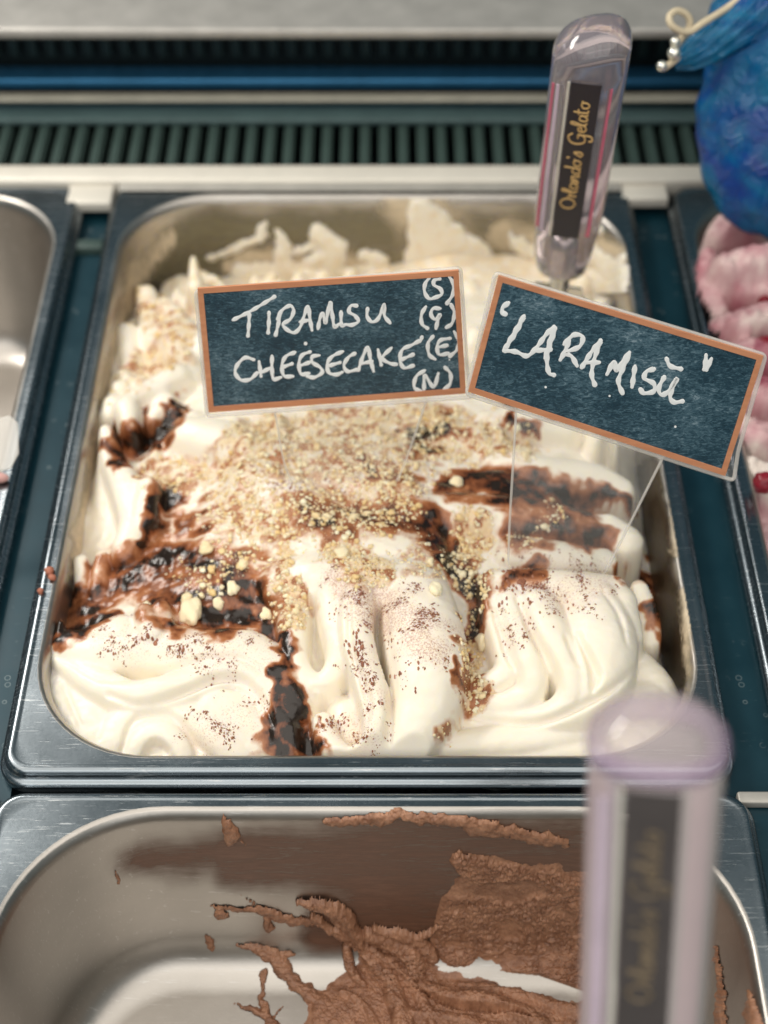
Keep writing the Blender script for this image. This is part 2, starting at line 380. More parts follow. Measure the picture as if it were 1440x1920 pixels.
# lower grille: one slat every 10 mm
gy0 = P(0, 308, -3)[1]; gy1 = P(0, 190, -3)[1]
ge = empty('vent_grille', (0, gy0, -3), label='dark green vent grille with slats behind the front rail', category='vent grille', group='vent grilles at the back of the case')
setting(box('back_recess', -420, 420, Y1+14, Y1+330, -40, -36, M['void']))
def slat_mesh():
    me = bpy.data.meshes.new('slat'); bm = bmesh.new(); bmesh.ops.create_cube(bm, size=1)
    for v in bm.verts: v.co = Vector((v.co.x*5.4, (v.co.y+.5)*(gy1-gy0), v.co.z*14-7))*MM
    bmesh.ops.bevel(bm, geom=[e for e in bm.edges if abs(e.verts[0].co.y-e.verts[1].co.y) > .001], offset=.0012, segments=2, affect='EDGES'); bm.to_mesh(me); bm.free(); me.materials.append(M['slat']); return me
sme = slat_mesh()
for k in range(-26, 27):
    o = bpy.data.objects.new('slat', sme); link(o, ge); o.location = (k*9.8*MM, 0, 0)
box('slat_cover', -330, 330, gy0+(gy1-gy0)*.60, gy1, -2.9, 0.5, painted('dark_teal_cover', (.07, .115, .115), .4), ge, bev=.8)
# upper grille: upright slats in the dark recess
uy = P(0, 119, 10)[1]; 
gu = empty('vent_grille', (0, uy+6, 12), label='black upper vent grille hidden in the dark recess', category='vent grille', group='vent grilles at the back of the case')
me2 = bpy.data.meshes.new('slat'); bm = bmesh.new(); bmesh.ops.create_cube(bm, size=1)
for v in bm.verts: v.co = Vector((v.co.x*4.5, v.co.y*5, (v.co.z+.5)*40))*MM
bm.to_mesh(me2); bm.free(); me2.materials.append(painted('black_green_slat', (.006, .020, .020), .5))
for k in range(-32, 33):
    o = bpy.data.objects.new('slat', me2); link(o, gu); o.location = (k*9.8*MM, 0, 0)
setting(box('recess_wall', -420, 420, uy+12, uy+16, -36, 60, M['void']))
ty = P(0, 55, 52)[1]
rail_top = box('steel_shelf', -400, 400, ty, ty+160, 46, 52, painted('shelf_steel', (.42, .40, .37), .4, .4), bev=2.0, label='grey steel shelf edge along the top of the photo', category='shelf')

# ------------------------------------------------------------------ gelato height field
class Field:
    def __init__(s, x0, x1, y0, y1, st):
        s.xs = np.arange(x0, x1+st, st); s.ys = np.arange(y0, y1+st, st); s.st = st
        s.X, s.Y = np.meshgrid(s.xs, s.ys); s.Z = np.full(s.X.shape, -60.0)
    def base(s, ctrl, sig=17):
        p = np.array([P(a, b, z) for a, b, z in ctrl]); num = 0; den = 1e-12
        for x, y, z in p:
            w = np.exp(-((s.X-x)**2+(s.Y-y)**2)/(2*sig*sig))+1e-7/(1+((s.X-x)**2+(s.Y-y)**2)/1e4); num = num+w*z; den = den+w
        s.Z = num/den
    def stroke(s, pts, flat=1.0, soft=.6, px=True, rib=0.0):
        q = np.array([(*P(a, b, z), r) for a, b, z, r in pts]) if px else np.array(pts, float)
        c = crom(q, 1.0, 2); R = c[:, 3].max()
        i0 = np.searchsorted(s.xs, c[:, 0].min()-R); i1 = np.searchsorted(s.xs, c[:, 0].max()+R); j0 = np.searchsorted(s.ys, c[:, 1].min()-R); j1 = np.searchsorted(s.ys, c[:, 1].max()+R)
        if i1 <= i0 or j1 <= j0: return
        X = s.X[j0:j1, i0:i1]; Y = s.Y[j0:j1, i0:i1]; best = np.full(X.shape, -1e3)
        for x, y, z, r in c:
            d2 = ((X-x)**2+(Y-y)**2)/(r*r); h = np.where(d2 < 1, z-flat*r*(1-np.sqrt(np.clip(1-d2, 0, 1))), -1e3); best = np.maximum(best, h)
        if rib: best = best+rib*(fbm(X*.5, Y*.12, 3, 5)-.5)*(best > -900)
        A = s.Z[j0:j1, i0:i1]; k = soft; hh = np.clip(.5+.5*(best-A)/k, 0, 1); s.Z[j0:j1, i0:i1] = A*(1-hh)+best*hh+k*hh*(1-hh)
    def blur(s, n=1):
        for _ in range(n):
            Z = s.Z; Zp = np.pad(Z, 1, mode='edge'); s.Z = (4*Z+2*(Zp[:-2, 1:-1]+Zp[2:, 1:-1]+Zp[1:-1, :-2]+Zp[1:-1, 2:])+Zp[:-2, :-2]+Zp[2:, 2:]+Zp[:-2, 2:]+Zp[2:, :-2])/16
    def mesh(s, keep):
        n = s.X.shape[1]; idx = np.arange(s.X.size).reshape(s.X.shape)
        q = np.stack([idx[:-1, :-1], idx[:-1, 1:], idx[1:, 1:], idx[1:, :-1]], -1).reshape(-1, 4)
        kf = (keep[:-1, :-1] & keep[:-1, 1:] & keep[1:, 1:] & keep[1:, :-1]).ravel(); q = q[kf]
        used = np.zeros(s.X.size, bool); used[q.ravel()] = True; mp = np.cumsum(used)-1
        return np.column_stack([s.X.ravel(), s.Y.ravel(), s.Z.ravel()])[used], mp[q], used
def sd_rr(X, Y, cx, cy, a, b, r):
    qx = np.abs(X-cx)-(a-r); qy = np.abs(Y-cy)-(b-r)
    return np.hypot(np.maximum(qx, 0), np.maximum(qy, 0))+np.minimum(np.maximum(qx, qy), 0)-r

G = Field(TCX-TA+4, TCX+TA-4, Y0+4, Y1-4, .55)
G.base([(150,1350,-9),(300,1400,-10),(500,1400,-14),(700,1400,-12),(900,1390,-9),(1100,1390,-8),(1230,1330,-12),(1290,1240,-34),(1265,1180,-48),(1275,1050,-52),(1260,950,-48),
 (100,1140,-22),(130,1080,-24),(200,1130,-8),(400,1150,-2),(300,1080,0),(500,1050,6),(500,1160,-1),(560,1280,-8),(540,1360,-12),(700,1000,9),(880,1040,3),(870,1150,-3),(860,1280,-8),(1000,980,4),(1150,1020,-12),(1200,1080,-30),
 (200,1000,-14),(300,950,-6),(150,900,-24),(180,830,-16),(300,850,-6),(500,900,7),(700,900,9),(900,880,3),(1100,880,-6),(1200,880,-25),
 (200,750,-22),(300,700,-12),(500,750,-3),(700,780,0),(900,780,-4),(1080,800,-12),(1190,780,-30),
 (220,620,-36),(350,620,-22),(600,620,-22),(900,620,-24),(1130,660,-34),(250,540,-50),(400,540,-46),(700,530,-42),(850,520,-28),(1000,520,-30),(1150,560,-38),(600,500,-50),(850,480,-34),(300,500,-54),(1100,500,-40)])
GROOVES = [(2.4, [(722,1170,6),(732,1230,8),(735,1290,9),(730,1350,9),(712,1430,9)]), (2.6, [(592,1150,5),(590,1200,5),(600,1245,4)]), (2.2, [(655,1130,4),(655,1190,6),(668,1250,7),(690,1310,8),(690,1355,6)]), (2.0, [(588,1290,5),(640,1290,8),(660,1270,6)]),
 (1.8, [(920,1120,4),(940,1185,6),(958,1240,7),(980,1258,4)]), (3.0, [(968,1120,4),(1000,1190,6),(1030,1240,9),(1040,1275,9),(1025,1295,5)]), (3.0, [(1085,1190,4),(1108,1235,8),(1118,1262,10),(1112,1295,6)]),
 (2.6, [(865,1338,6),(930,1350,7),(1010,1352,7),(1090,1322,7),(1160,1280,6),(1200,1240,5)]), (1.6, [(880,1292,4),(930,1292,6),(975,1270,6)]), (1.0, [(1130,1110,4),(1165,1160,5),(1175,1210,4)]),
 (3.0, [(200,1300,5),(260,1316,8),(330,1300,8),(400,1272,8),(455,1272,8),(490,1310,7),(512,1360,6)]), (1.2, [(110,1230,5),(190,1272,6),(290,1262,6),(390,1232,6),(460,1236,6),(505,1270,5)]), (1.5, [(225,1410,5),(252,1350,7),(300,1335,7),(345,1360,7),(372,1410,6)]), (1.2, [(120,1290,5),(150,1360,6)]), (1.0, [(1060,1190,5),(1085,1240,6)]), (1.2, [(240,800,8),(262,900,8),(255,980,8)]), (5, [(216,845,16),(245,832,24),(285,808,22),(325,785,14)])]
nz = fbm(G.X*.06, G.Y*.06, 4, 3)-.5
G.Z += nz*7
ST_ = G.stroke
# left fold and its rolled lower edge
for p in ([(98,1192,-3,6),(170,1200,1,9),(270,1192,4,11),(380,1203,5,11),(460,1205,5,11),(520,1250,3,9),(545,1310,-1,8)],
          [(98,1210,-5,5),(175,1262,-1,6.5),(250,1286,1,6.5),(340,1268,2.5,7),(430,1240,3,7),(490,1262,2,7),(525,1330,-2,7),(535,1400,-7,8)],
          [(268,1140,6,4.5),(283,1175,7,5)], [(300,1132,5,4),(305,1165,5,4.5)], [(225,1168,3,8),(180,1185,0,7)], [(105,1180,-2,3),(110,1165,-2,2.4)]): ST_(p, .85)
for p in ([(200,1420,-9,6),(222,1350,-6,7),(285,1312,-4,7),(360,1322,-4,8),(425,1372,-6,9),(455,1425,-9,9)],
          [(245,1420,-10,4),(262,1378,-7,4.2),(298,1362,-6,4.2),(332,1385,-7,4.2),(345,1420,-9,4.2)],
          [(105,1250,-8,5),(128,1320,-9,6),(175,1385,-11,6)], [(150,1290,-7,6),(180,1350,-8,6),(205,1400,-10,6)],
          [(400,1300,-2,7),(470,1340,-4,9),(500,1410,-9,9)], [(560,1290,-4,6),(565,1340,-7,7),(580,1400,-10,8)]): ST_(p, .6, 1.0)
# central mound
for p in ([(480,880,9,13),(560,930,11,14),(620,985,12,14)], [(600,1000,11,15),(690,990,13,16),(770,1030,12,15)], [(700,900,10,14),(780,940,11,13)],
          [(540,1070,9,12),(600,1060,12,12),(680,1070,14,12),(760,1075,14,12)]): ST_(p, .7, 2.5)
# central twisted lobes
for p in ([(545,1100,6,8),(548,1160,5,6),(555,1225,3,5),(575,1262,1,4.8),(603,1272,1,4.8),(628,1245,3,5),(640,1195,7,6),(628,1140,9,6.5),(625,1080,12,8)],
          [(545,1290,-6,5),(572,1330,-8,6)],
          [(650,1320,-5,8),(655,1370,-7,8)],
          [(672,1095,15,7),(668,1160,14,6.5),(680,1220,12,6.2),(700,1285,9,6),(708,1345,6,5.5),(695,1392,2,5.5),(655,1412,-1,5.5),(618,1385,-1,5),(605,1345,-1,4.5)],
          [(780,1085,16,14),(795,1150,17,15.5),(804,1220,15,15),(797,1290,10,12.5),(775,1350,5,10),(752,1412,-2,8)]): ST_(p, .92, .5)
for p in ([(1115,1105,15,13),(1128,1170,15,15),(1120,1235,11,13.5),(1090,1295,5,9.5),(1045,1328,1,6)],
          [(1160,1110,12,8),(1172,1170,8,8)],
          [(930,1076,12,5.5),(1010,1080,15,8),(1090,1085,15,8),(1150,1092,12,7)],
          [(922,1080,12,5),(932,1140,10,5.5),(948,1195,8,5.5),(955,1238,5,5.5),(930,1266,2,5.5),(880,1285,-2,5)],
          [(955,1095,13,6.5),(978,1160,12,7),(996,1225,9,6),(1000,1272,5,6),(965,1300,1,5.5),(880,1305,-3,5)],
          [(1010,1110,15,8),(1040,1175,14,7.5),(1066,1235,11,6.2),(1076,1282,7,6),(1046,1322,2,6),(980,1333,-2,5.5),(890,1330,-5,5)],
          [(1190,1225,-6,7),(1225,1262,-8,8),(1245,1300,-11,8)],
          [(835,1392,-6,5),(920,1378,-5,8),(1040,1362,-4,9),(1150,1325,-5,10),(1215,1290,-8,9)],
          [(850,1420,-9,7),(960,1412,-8,9),(1100,1400,-7,9),(1200,1370,-9,9)]): ST_(p, .95, .5)
ST_([(1200,1095,-1,4),(1216,1140,-4,5),(1220,1190,-9,5)], .9, 1.0)
# left column and lumps
for p in ([(198,800,2,4.5),(212,850,0,6),(240,905,2,8),(250,960,1,7),(232,1025,-3,6)], [(270,900,4,7),(262,960,2,7)],
          [(150,1045,-8,3.5),(155,1095,-11,4)], [(190,1040,-7,3.5),(183,1098,-10,4.5)],
          [(340,790,5,9),(400,800,7,11),(460,820,7,11)], [(240,740,-2,5),(330,690,-2,7)], [(200,850,-6,5),(190,960,-14,6),(170,1020,-18,6)]): ST_(p, .9, .8)
# right mid folds
for p in ([(930,840,3,9),(1020,870,4,10),(1110,880,1,9),(1165,905,-3,7)], [(1140,975,1,7),(1172,998,0,8.5)],
          [(820,940,9,10),(930,945,9,11),(1040,960,7,9),(1110,975,2,8)], [(760,960,11,9),(800,1010,9,9)], [(960,1020,7,8),(1050,1030,7,9),(1130,1040,2,7)], [(920,780,2,8),(990,775,2,9),(1060,790,-2,8)]): ST_(p, .85, 1.0)
# rear lumps
for k in range(190):
    x = rng.uniform(205, 1160); y = rng.uniform(500, 800)
    if x > 420 and x < 820 and y < 760 and y > 540 and rng.random() < .5: continue
    z = -32+ (y-545)/255*29; r = rng.uniform(2.5, 7); z += rng.uniform(0, 8); dx = rng.uniform(-30, 30)
    ST_([(x, y, z, r), (x+dx, y+rng.uniform(15, 50), z-2, r*.8)], 1.0, .7)
for p in ([(275,540,-8,6),(290,620,-8,6)], [(362,478,-4,3),(366,530,-9,5)], [(330,600,-4,9),(350,690,-5,9)], [(235,610,-12,6),(245,690,-14,6)], [(310,560,-6,5),(380,640,-4,8)]): ST_(p, 1.0, .7)
sd = sd_rr(G.X, G.Y, TCX, TCY, TA-INS, TB-INS, 44)
crop_ = fbm(G.X*.9, G.Y*.9, 3, 21)
u, v = project(G.X, G.Y, G.Z)
# ---- where things lie on the surface
def mstroke(U, V, pts):
    c = crom(np.array(pts, float), 9, 2); best = np.full(U.shape, -9.0)
    for x, y, w in c: best = np.maximum(best, 1-np.hypot(U-x, V-y)/w)
    return best
wu = u+(fbm(G.X*.10, G.Y*.14, 3, 31)-.5)*85; wv = v+(fbm(G.X*.10+40, G.Y*.14, 3, 37)-.5)*65
def lay(groups, gain=1.0, soft_=1.5):
    m = np.zeros(u.shape)
    for w, pts in groups: m = np.maximum(m, np.clip(mstroke(wu, wv, pts)*soft_, 0, 1)*w)
    return m*gain  # 0..w
sauce = lay(soft_=1.05, groups=[(1.6, [(225,838,36),(280,805,42),(350,765,20)]), (1.4, [(305,925,48),(292,975,38),(265,1015,26)]),
  (1.0, [(130,1155,40),(190,1105,60),(270,1065,66),(370,1050,60),(450,1070,56)]), (1.0, [(300,1120,50),(400,1110,50)]), (1.45, [(335,1152,34),(400,1156,42),(470,1162,36)]), (1.1, [(420,1110,50),(500,1120,44)]),
  (.75, [(350,980,30),(400,960,26)]), (1.25, [(505,1150,28),(522,1220,28),(546,1290,25),(530,1345,28),(525,1400,38)]), (1.4, [(548,1345,32),(560,1385,42),(590,1410,28)]),
  (1.1, [(735,960,46),(800,1000,52),(820,1020,40)]), (1.1, [(830,915,34),(920,905,46),(1020,925,46),(1100,950,40)]), (1.4, [(1050,935,22),(1120,932,24),(1180,945,16)]),  # last stroke on this line paints the shadow below the white fold
  (1.0, [(960,980,48),(1050,990,52),(1110,1000,38)]), (1.5, [(850,1050,40),(900,1110,42),(890,1180,34)]), (1.4, [(770,830,28),(850,800,34)]), (1.3, [(960,770,22),(1010,800,20)]),
  (.8, [(850,1230,16),(868,1290,14)]), (.9, [(610,1340,10),(606,1370,8)]), (.45, [(500,1010,26),(560,1010,20)]), (1.1, [(1180,1070,30),(1225,1090,30),(1240,1150,26),(1240,1210,20)]), (1.5, [(120,1180,30),(190,1155,26)]), (.8, [(640,985,50),(560,960,40),(700,965,40)]), (.9, [(700,880,34),(760,900,34)]), (.8, [(960,1075,30),(1000,1062,24)])])
sauce = np.clip(1.25*sauce*(.32+.92*fbm(G.X*.25, G.Y*.25, 4, 51)), 0, 1.5)
rear = sm(660, 500, v)*.6  # dimmer, yellower light at the rear, painted as a tan tone
crumb = lay([(.62, [(300,890,34),(420,880,62),(540,860,75),(700,850,80),(860,830,65),(980,820,50)]), (.65, [(430,950,70),(520,980,75),(620,960,80),(740,930,75)]),
  (.95, [(520,1050,38),(545,1120,38),(548,1170,24)]), (.9, [(640,1040,44),(700,1070,44)]), (.95, [(880,980,46),(885,1080,44),(893,1160,34),(893,1240,30),(880,1330,26)]),
  (.75, [(450,820,40),(600,800,50),(850,790,50)]), (.6, [(250,700,50),(330,620,50),(260,560,40)]), (.5, [(820,1060,34),(770,1040,40)]), (.8, [(850,1370,26)]), (.6, [(990,1000,30),(1040,960,26)]), (.5, [(380,1090,60),(440,1050,50)])])
crumb_dust_dim = np.maximum(crumb, rear)
cocoa = lay([(.8, [(640,1100,60),(740,1150,80),(800,1200,70)]), (.55, [(680,1250,60),(690,1350,60),(620,1370,40)]), (1.0, [(960,1085,34),(1000,1080,36)]), (.6, [(1020,1110,60),(1120,1090,60)]), (.5, [(960,1180,50)]),
  (.5, [(200,1200,60),(350,1200,70),(480,1230,70)]), (.55, [(400,1380,80),(480,1330,70)]), (.45, [(520,900,70),(620,920,80),(760,900,80)]), (.5, [(1000,1040,60)]), (.5, [(870,1300,40)]), (.6, [(840,1200,34)])])
G.Z -= 0
sauce = np.maximum(sauce, .52*crumb*sm(.42, .62, fbm(G.X*.3, G.Y*.3, 4, 57)))
rel = np.clip(sauce, 0, 1)
G.Z += rel*((fbm(G.X*.4, G.Y*.2, 2, 61)-.3)*1.0)+np.clip(crumb, 0, 1)*(fbm(G.X*.8, G.Y*.8, 3, 71)-.4)*1.6
G.Z += (fbm(G.X*.18, G.Y*.35, 3, 81)-.5)*.8
gu_, gv_ = project(G.X, G.Y, G.Z); gu_ = gu_+(fbm(G.X*.1, G.Y*.1, 2, 7)-.5)*8
for dp, pts in GROOVES:
    c = crom(np.array(pts, float), 5, 2); gg = np.zeros(gu_.shape)
    for i, (x, y, w_) in enumerate(c): gg = np.maximum(gg, np.exp(-((gu_-x)**2+(gv_-y)**2)/(w_*w_*.8))*math.sin(math.pi*min(1, max(.12, (i+1)/(len(c)+1))))**.6)
    G.Z -= 1.45*dp*gg
z0_ = G.Z.copy(); G.blur(6); wb = sm(960, 860, gv_); G.Z = z0_*(1-wb)+G.Z*wb
lim = -3.4-np.clip(sd+3.0, 0, 3)*1.0
G.Z = np.where(sd > -9, np.minimum(G.Z, lim+np.clip(-sd-3.0, 0, 40)*1.8), G.Z)
G.blur(1)
keep = sd < -1.6
GV, GF, used = G.mesh(keep)
gelato = mesh_np('tiramisu_gelato', GV, GF, M['gelato'], attrs={'sauce': sauce.ravel()[used], 'crumb': np.clip(crumb_dust_dim, 0, 1).ravel()[used], 'cocoa': np.clip(cocoa, 0, 1).ravel()[used]}, origin=(0, TCY, -60),
    label='swirled cream tiramisu gelato with coffee sauce, heaped in the middle pan', category='gelato')

# normals of the field for scattering
gy, gx = np.gradient(G.Z, G.st); NN = np.stack([-gx, -gy, np.ones_like(gx)], -1); NN /= np.linalg.norm(NN, axis=-1)[..., None]
def ico(sub=0):
    bm = bmesh.new(); bmesh.ops.create_icosphere(bm, subdivisions=sub+1, radius=1); V = np.array([v.co[:] for v in bm.verts]); bm.verts.index_update(); Fc = np.array([[v.index for v in f.verts] for f in bm.faces]); bm.free(); return V, Fc
I0, I1, I2 = ico(0), ico(1), ico(2)
def frame(n, ang):
    a = np.array([1.0, 0, 0]) if abs(n[0]) < .8 else np.array([0, 1.0, 0]); t = np.cross(n, a); t /= np.linalg.norm(t); b = np.cross(n, t)
    c, s_ = math.cos(ang), math.sin(ang); return np.stack([t*c+b*s_, -t*s_+b*c, n])
def scatter(name, mask, count, rmin, rmax, flat, mat, ic=I0, power=2.2, long=1.0, lump=.3, sink=.3, **kw):
    w = (mask*keep*(NN[..., 2] > .12)).ravel(); w = w/w.sum(); ids = rng.choice(w.size, count, p=w); Vs = []; Fs = []; tone = []
    X, Y, Z, N3 = G.X.ravel(), G.Y.ravel(), G.Z.ravel(), NN.reshape(-1, 3); off = 0; iv, fi = ic
    for i in ids:
        r = rmin+(rmax-rmin)*rng.random()**power; n = N3[i]
        if long > 1: # along the fall line
            t = np.array([n[0], n[1]-.0001, 0]); t = t-n*np.dot(t, n); t /= np.linalg.norm(t)+1e-9; b = np.cross(n, t); Rm = np.stack([t, b, n]); sc = np.array([r*long*rng.uniform(.7, 1.3), r, r*flat])
        else: Rm = frame(n, rng.uniform(0, 6.28)); sc = np.array([r*rng.uniform(.7, 1.6), r*rng.uniform(.7, 1.2), r*flat*rng.uniform(.6, 1.2)])
        vv = iv*(1+rng.uniform(-lump, lump, (len(iv), 1)))*sc
        Vs.append(vv@Rm+np.array([X[i]+rng.uniform(-.3, .3), Y[i]+rng.uniform(-.3, .3), Z[i]])+n*r*flat*(1-sink*2)); Fs.append(fi+off); off += len(iv); tone += [rng.random()]*len(iv)
    return mesh_np(name, np.vstack(Vs), np.vstack(Fs), mat, smooth=False, attrs={'tone': tone}, **kw)
clump = sm(.40, .62, fbm(G.X*.5, G.Y*.5, 4, 91))
cm = np.clip(crumb, 0, 1)**1.2*(.35+clump)
scatter('biscuit_crumbs', cm, 14000, .14, .95, .75, M['crumb'], I0, 3.6, lump=.42, sink=.42, kind='stuff', label='fine golden biscuit crumbs strewn over the tiramisu gelato')
scatter('biscuit_crumbs', cm*(sauce > .1)+.25*cm, 700, .5, 1.45, .75, M['crumb'], I1, 2.2, lump=.3, kind='stuff', label='coarser pale biscuit crumbs lying on the coffee sauce')
fl = np.clip(cocoa, 0, 1)*sm(.45, .7, fbm(G.X*.22, G.Y*.22, 3, 95))**1.5*(sauce < .2)
scatter('cocoa_flecks', fl, 5200, .08, .40, .35, M['cocoa'], I0, 3.0, long=1.7, kind='stuff', label='brown cocoa flecks dusted over the white swirls')
def drop(px, py, z=None):
    U, V_ = project(G.X, G.Y, G.Z); d = (U-px)**2+(V_-py)**2+(~keep)*1e6; i = d.argmin(); return np.array([G.X.ravel()[i], G.Y.ravel()[i], G.Z.ravel()[i]]), NN.reshape(-1, 3)[i]
flecks = []
for (px, py, n_, s_, rr) in ((662, 1215, 14, 26, .75), (665, 1190, 6, 18, .6), (735, 1195, 8, 24, .6), (800, 1240, 8, 26, .55), (960, 1095, 40, 34, .75), (948, 1080, 14, 16, .8), (1010, 1085, 14, 40, .5), (1085, 1115, 8, 36, .6), (620, 1350, 6, 12, .6), (638, 1365, 6, 14, .5), (688, 1280, 5, 16, .5), (745, 1265, 4, 10, .6), (772, 1285, 4, 14, .5), (275, 1195, 3, 20, .7), (292, 1200, 3, 8, .8), (340, 1215, 3, 14, .6), (210, 1215, 4, 20, .5), (1040, 1150, 6, 40, .5), (985, 1160, 8, 30, .35)):
    for _ in range(n_): flecks.append((px+rng.normal()*s_*.5, py+rng.normal()*s_*.5, rr*rng.uniform(.35, 1.0)))
Vs = []; Fs = []; tn = []; off = 0
for px, py, r in flecks:
    p, n = drop(px, py); t = np.array([n[0]*.6+.15, -1, 0]); t = t-n*np.dot(t, n); t /= np.linalg.norm(t); Rm = np.stack([t, np.cross(n, t), n])
    Vs.append((I1[0]*(1+rng.uniform(-.3, .3, (len(I1[0]), 1)))*np.array([r*1.7, r*.95, .22]))@Rm+p+n*.05); Fs.append(I1[1]+off); off += len(I1[0]); tn += [rng.random()]*len(I1[0])
mesh_np('cocoa_flecks', np.vstack(Vs), np.vstack(Fs), M['cocoa'], attrs={'tone': tn}, kind='stuff', label='larger cocoa flecks smeared down the white lobes')
big = [(360,1155,5.2,'large flat biscuit crumb on the dark sauce pool at left'), (387,1030,3.2,'upright pale biscuit crumb at the top of the brown sauce'), (352,1125,2.7,'round biscuit crumb just above the flat crumb'),
 (437,1105,2.8,'knobbly biscuit crumb right of the round crumb in brown sauce'), (412,1130,2.3,'double biscuit crumb between flat crumb and river of sauce'), (497,1152,2.4,'pale biscuit crumb at the start of the sauce trickle'),
 (855,905,3.0,'orange biscuit crumb beside the reddish sauce right of centre'), (275,1138,2.2,'pale crumb at the left on the sauce slope'), (640,1040,3.2,'pinkish crumb on the middle of the mound'), (455,1060,2.2,'small upright crumb in the crumbly brown middle'), (815,1105,3.0,'orange crumb left of the dark crumb gully'), (905,1205,3.4,'amber crumb low in the gully between the swirls')]
for px, py, r, lb in big:
    p, n = drop(px, py); iv, fi = I2; nn_ = rng.normal(size=(6, 3)); h = sum(np.sin(iv@(k*3)) for k in nn_)*.07
    vv = iv*(1+h[:, None]+rng.uniform(-.06, .06, (len(iv), 1)))*np.array([r*1.1, r*.85, r*.55]); Rm = frame(n, rng.uniform(-.4, .4))
    Rm = frame(np.array([0, 0, 1.0])*.5+n*.5, 0) if False else Rm
    mesh_np('biscuit_crumb', vv@Rm+p+n*r*.25, fi, M['crumb'], smooth=True, attrs={'tone': [rng.uniform(.5, 1)]*len(iv)}, label=lb, category='crumb', group='large biscuit crumbs')
# grains on the pan rim at the left
for px, py, r, lb in ((92,1070,1.9,'brown gelato grain stuck to the left rim, upper'), (98,1083,1.5,'brown gelato grain on the left rim just under the upper one'), (76,1108,1.3,'small brown gelato grain lowest on the left rim')):
    p = P(px, py, .6); iv, fi = I1; mesh_np('gelato_grain', iv*(1+rng.uniform(-.25, .25, (len(iv), 1)))*r+p, fi, painted('brown_grain', (.42, .15, .09), .6), smooth=True, label=lb, category='grain', group='brown grains on the rim')

# ------------------------------------------------------------------ smears laid on the pan walls
def smear(name, bvh, x0, x1, y0, y1, fn, mat, step=2.0, minm=0.02, **kw):
    """fn(U,V)-> thickness (mm), film attr. Each grid point is laid on the pan's real surface."""
    xs = np.arange(x0, x1+step, step); ys = np.arange(y0, y1+step, step); U, V_ = np.meshgrid(xs, ys)
    T, A = fn(U, V_); k = T > minm; idx = -np.ones(U.shape, int); verts = []; at = []
    nrm = {}; o = Vector(CAM)
    for j, i in zip(*np.nonzero(k)):
        d = Vector(ray(U[j, i], V_[j, i])).normalized(); hit, n, f, dist = bvh.ray_cast(o, d)
        if hit is None: continue
        if n.dot(d) > 0: n = -n
        idx[j, i] = len(verts); verts.append(np.array(hit+n*(T[j, i]))); at.append(A[j, i])
    a, b, c, d_ = idx[:-1, :-1], idx[:-1, 1:], idx[1:, 1:], idx[1:, :-1]; ok = (a >= 0) & (b >= 0) & (c >= 0) & (d_ >= 0)
    Fc = np.stack([a[ok], d_[ok], c[ok], b[ok]], -1); V3 = np.array(verts)
    L = np.linalg.norm(V3[Fc[:, 0]]-V3[Fc[:, 2]], axis=1); Fc = Fc[L < 14]
    return mesh_np(name, V3, Fc, mat, attrs={'film': at}, **kw)
def warp(U, V_, amp, sc, seed): return U+(fbm(U*sc, V_*sc, 4, seed)-.5)*amp, V_+(fbm(U*sc+50, V_*sc, 4, seed+9)-.5)*amp
def mdome(U, V_, pts):
    c = crom(np.array(pts, float), 4, 2); best = np.zeros(U.shape)
    for x, y, w in c: best = np.maximum(best, w*(1-((U-x)**2+(V_-y)**2)/(w*w)))
    return np.maximum(best, 0)
def sfn(strokes, amp=26, sc=.05, seed=1, thick=2.0, rough=1.2, rs=(.10, .22), edge=.35):
    if thick <= 1: edge = .9
    def f(U, V_):
        a, b = warp(U, V_, amp, sc, seed); m = np.full(U.shape, -1.0)
        dm = np.zeros(U.shape)
        for s_ in strokes: m = np.maximum(m, mstroke(a, b, s_)); dm = np.maximum(dm, mdome(a, b, s_))
        e = sm(0, edge, m); r = 1-np.abs(2*fbm(U*rs[0], V_*rs[1], 4, seed+3)-1); t = np.minimum(dm*.055*thick, thick*1.3)+e*rough*.5*(r-.25)*np.clip(dm/8, 0, 1)
        return np.where(m > 0, np.maximum(t, .05), 0), e
    return f
kw = dict(category='gelato')
smear('chocolate_gelato', choc_bvh, 600, 1090, 1510, 1610, sfn([[(612,1540,9),(680,1538,12),(760,1528,11),(820,1536,13),(880,1545,16),(950,1560,14),(1010,1572,15),(1066,1580,9)]], 22, .06, 3, 1.3, 1.6, (.12, .2)), M['choc'], 1.5, label='ragged crust of chocolate gelato along the back rim of the front pan', **kw)
smear('chocolate_gelato', choc_bvh, 380, 620, 1670, 1760, sfn([[(400,1700,6),(445,1703,5),(490,1706,9),(540,1722,10),(585,1728,7)], [(505,1735,12),(500,1722,8)], [(408,1712,9),(425,1716,7)], [(455,1680,3),(480,1696,4)]], 14, .09, 5, 1.8, 1.8, (.16, .3)), M['choc'], 1.3, label='thin streak of chocolate gelato across the back wall of the front pan', **kw)
smear('chocolate_gelato', choc_bvh, 430, 640, 1755, 1930, sfn([[(445,1770,4),(485,1780,11),(520,1798,18),(540,1830,14),(580,1862,15),(603,1890,5)], [(500,1790,14),(545,1790,7)], [(495,1825,8),(490,1870,7),(500,1900,10),(515,1930,14)], [(440,1883,3),(470,1893,8),(500,1910,9)], [(528,1885,4),(512,1912,4)]], 16, .07, 8, 2.2, 2.2, (.14, .2)), M['choc'], 1.3, label='forked flake of chocolate gelato on the steel floor, left of the main lump', **kw)
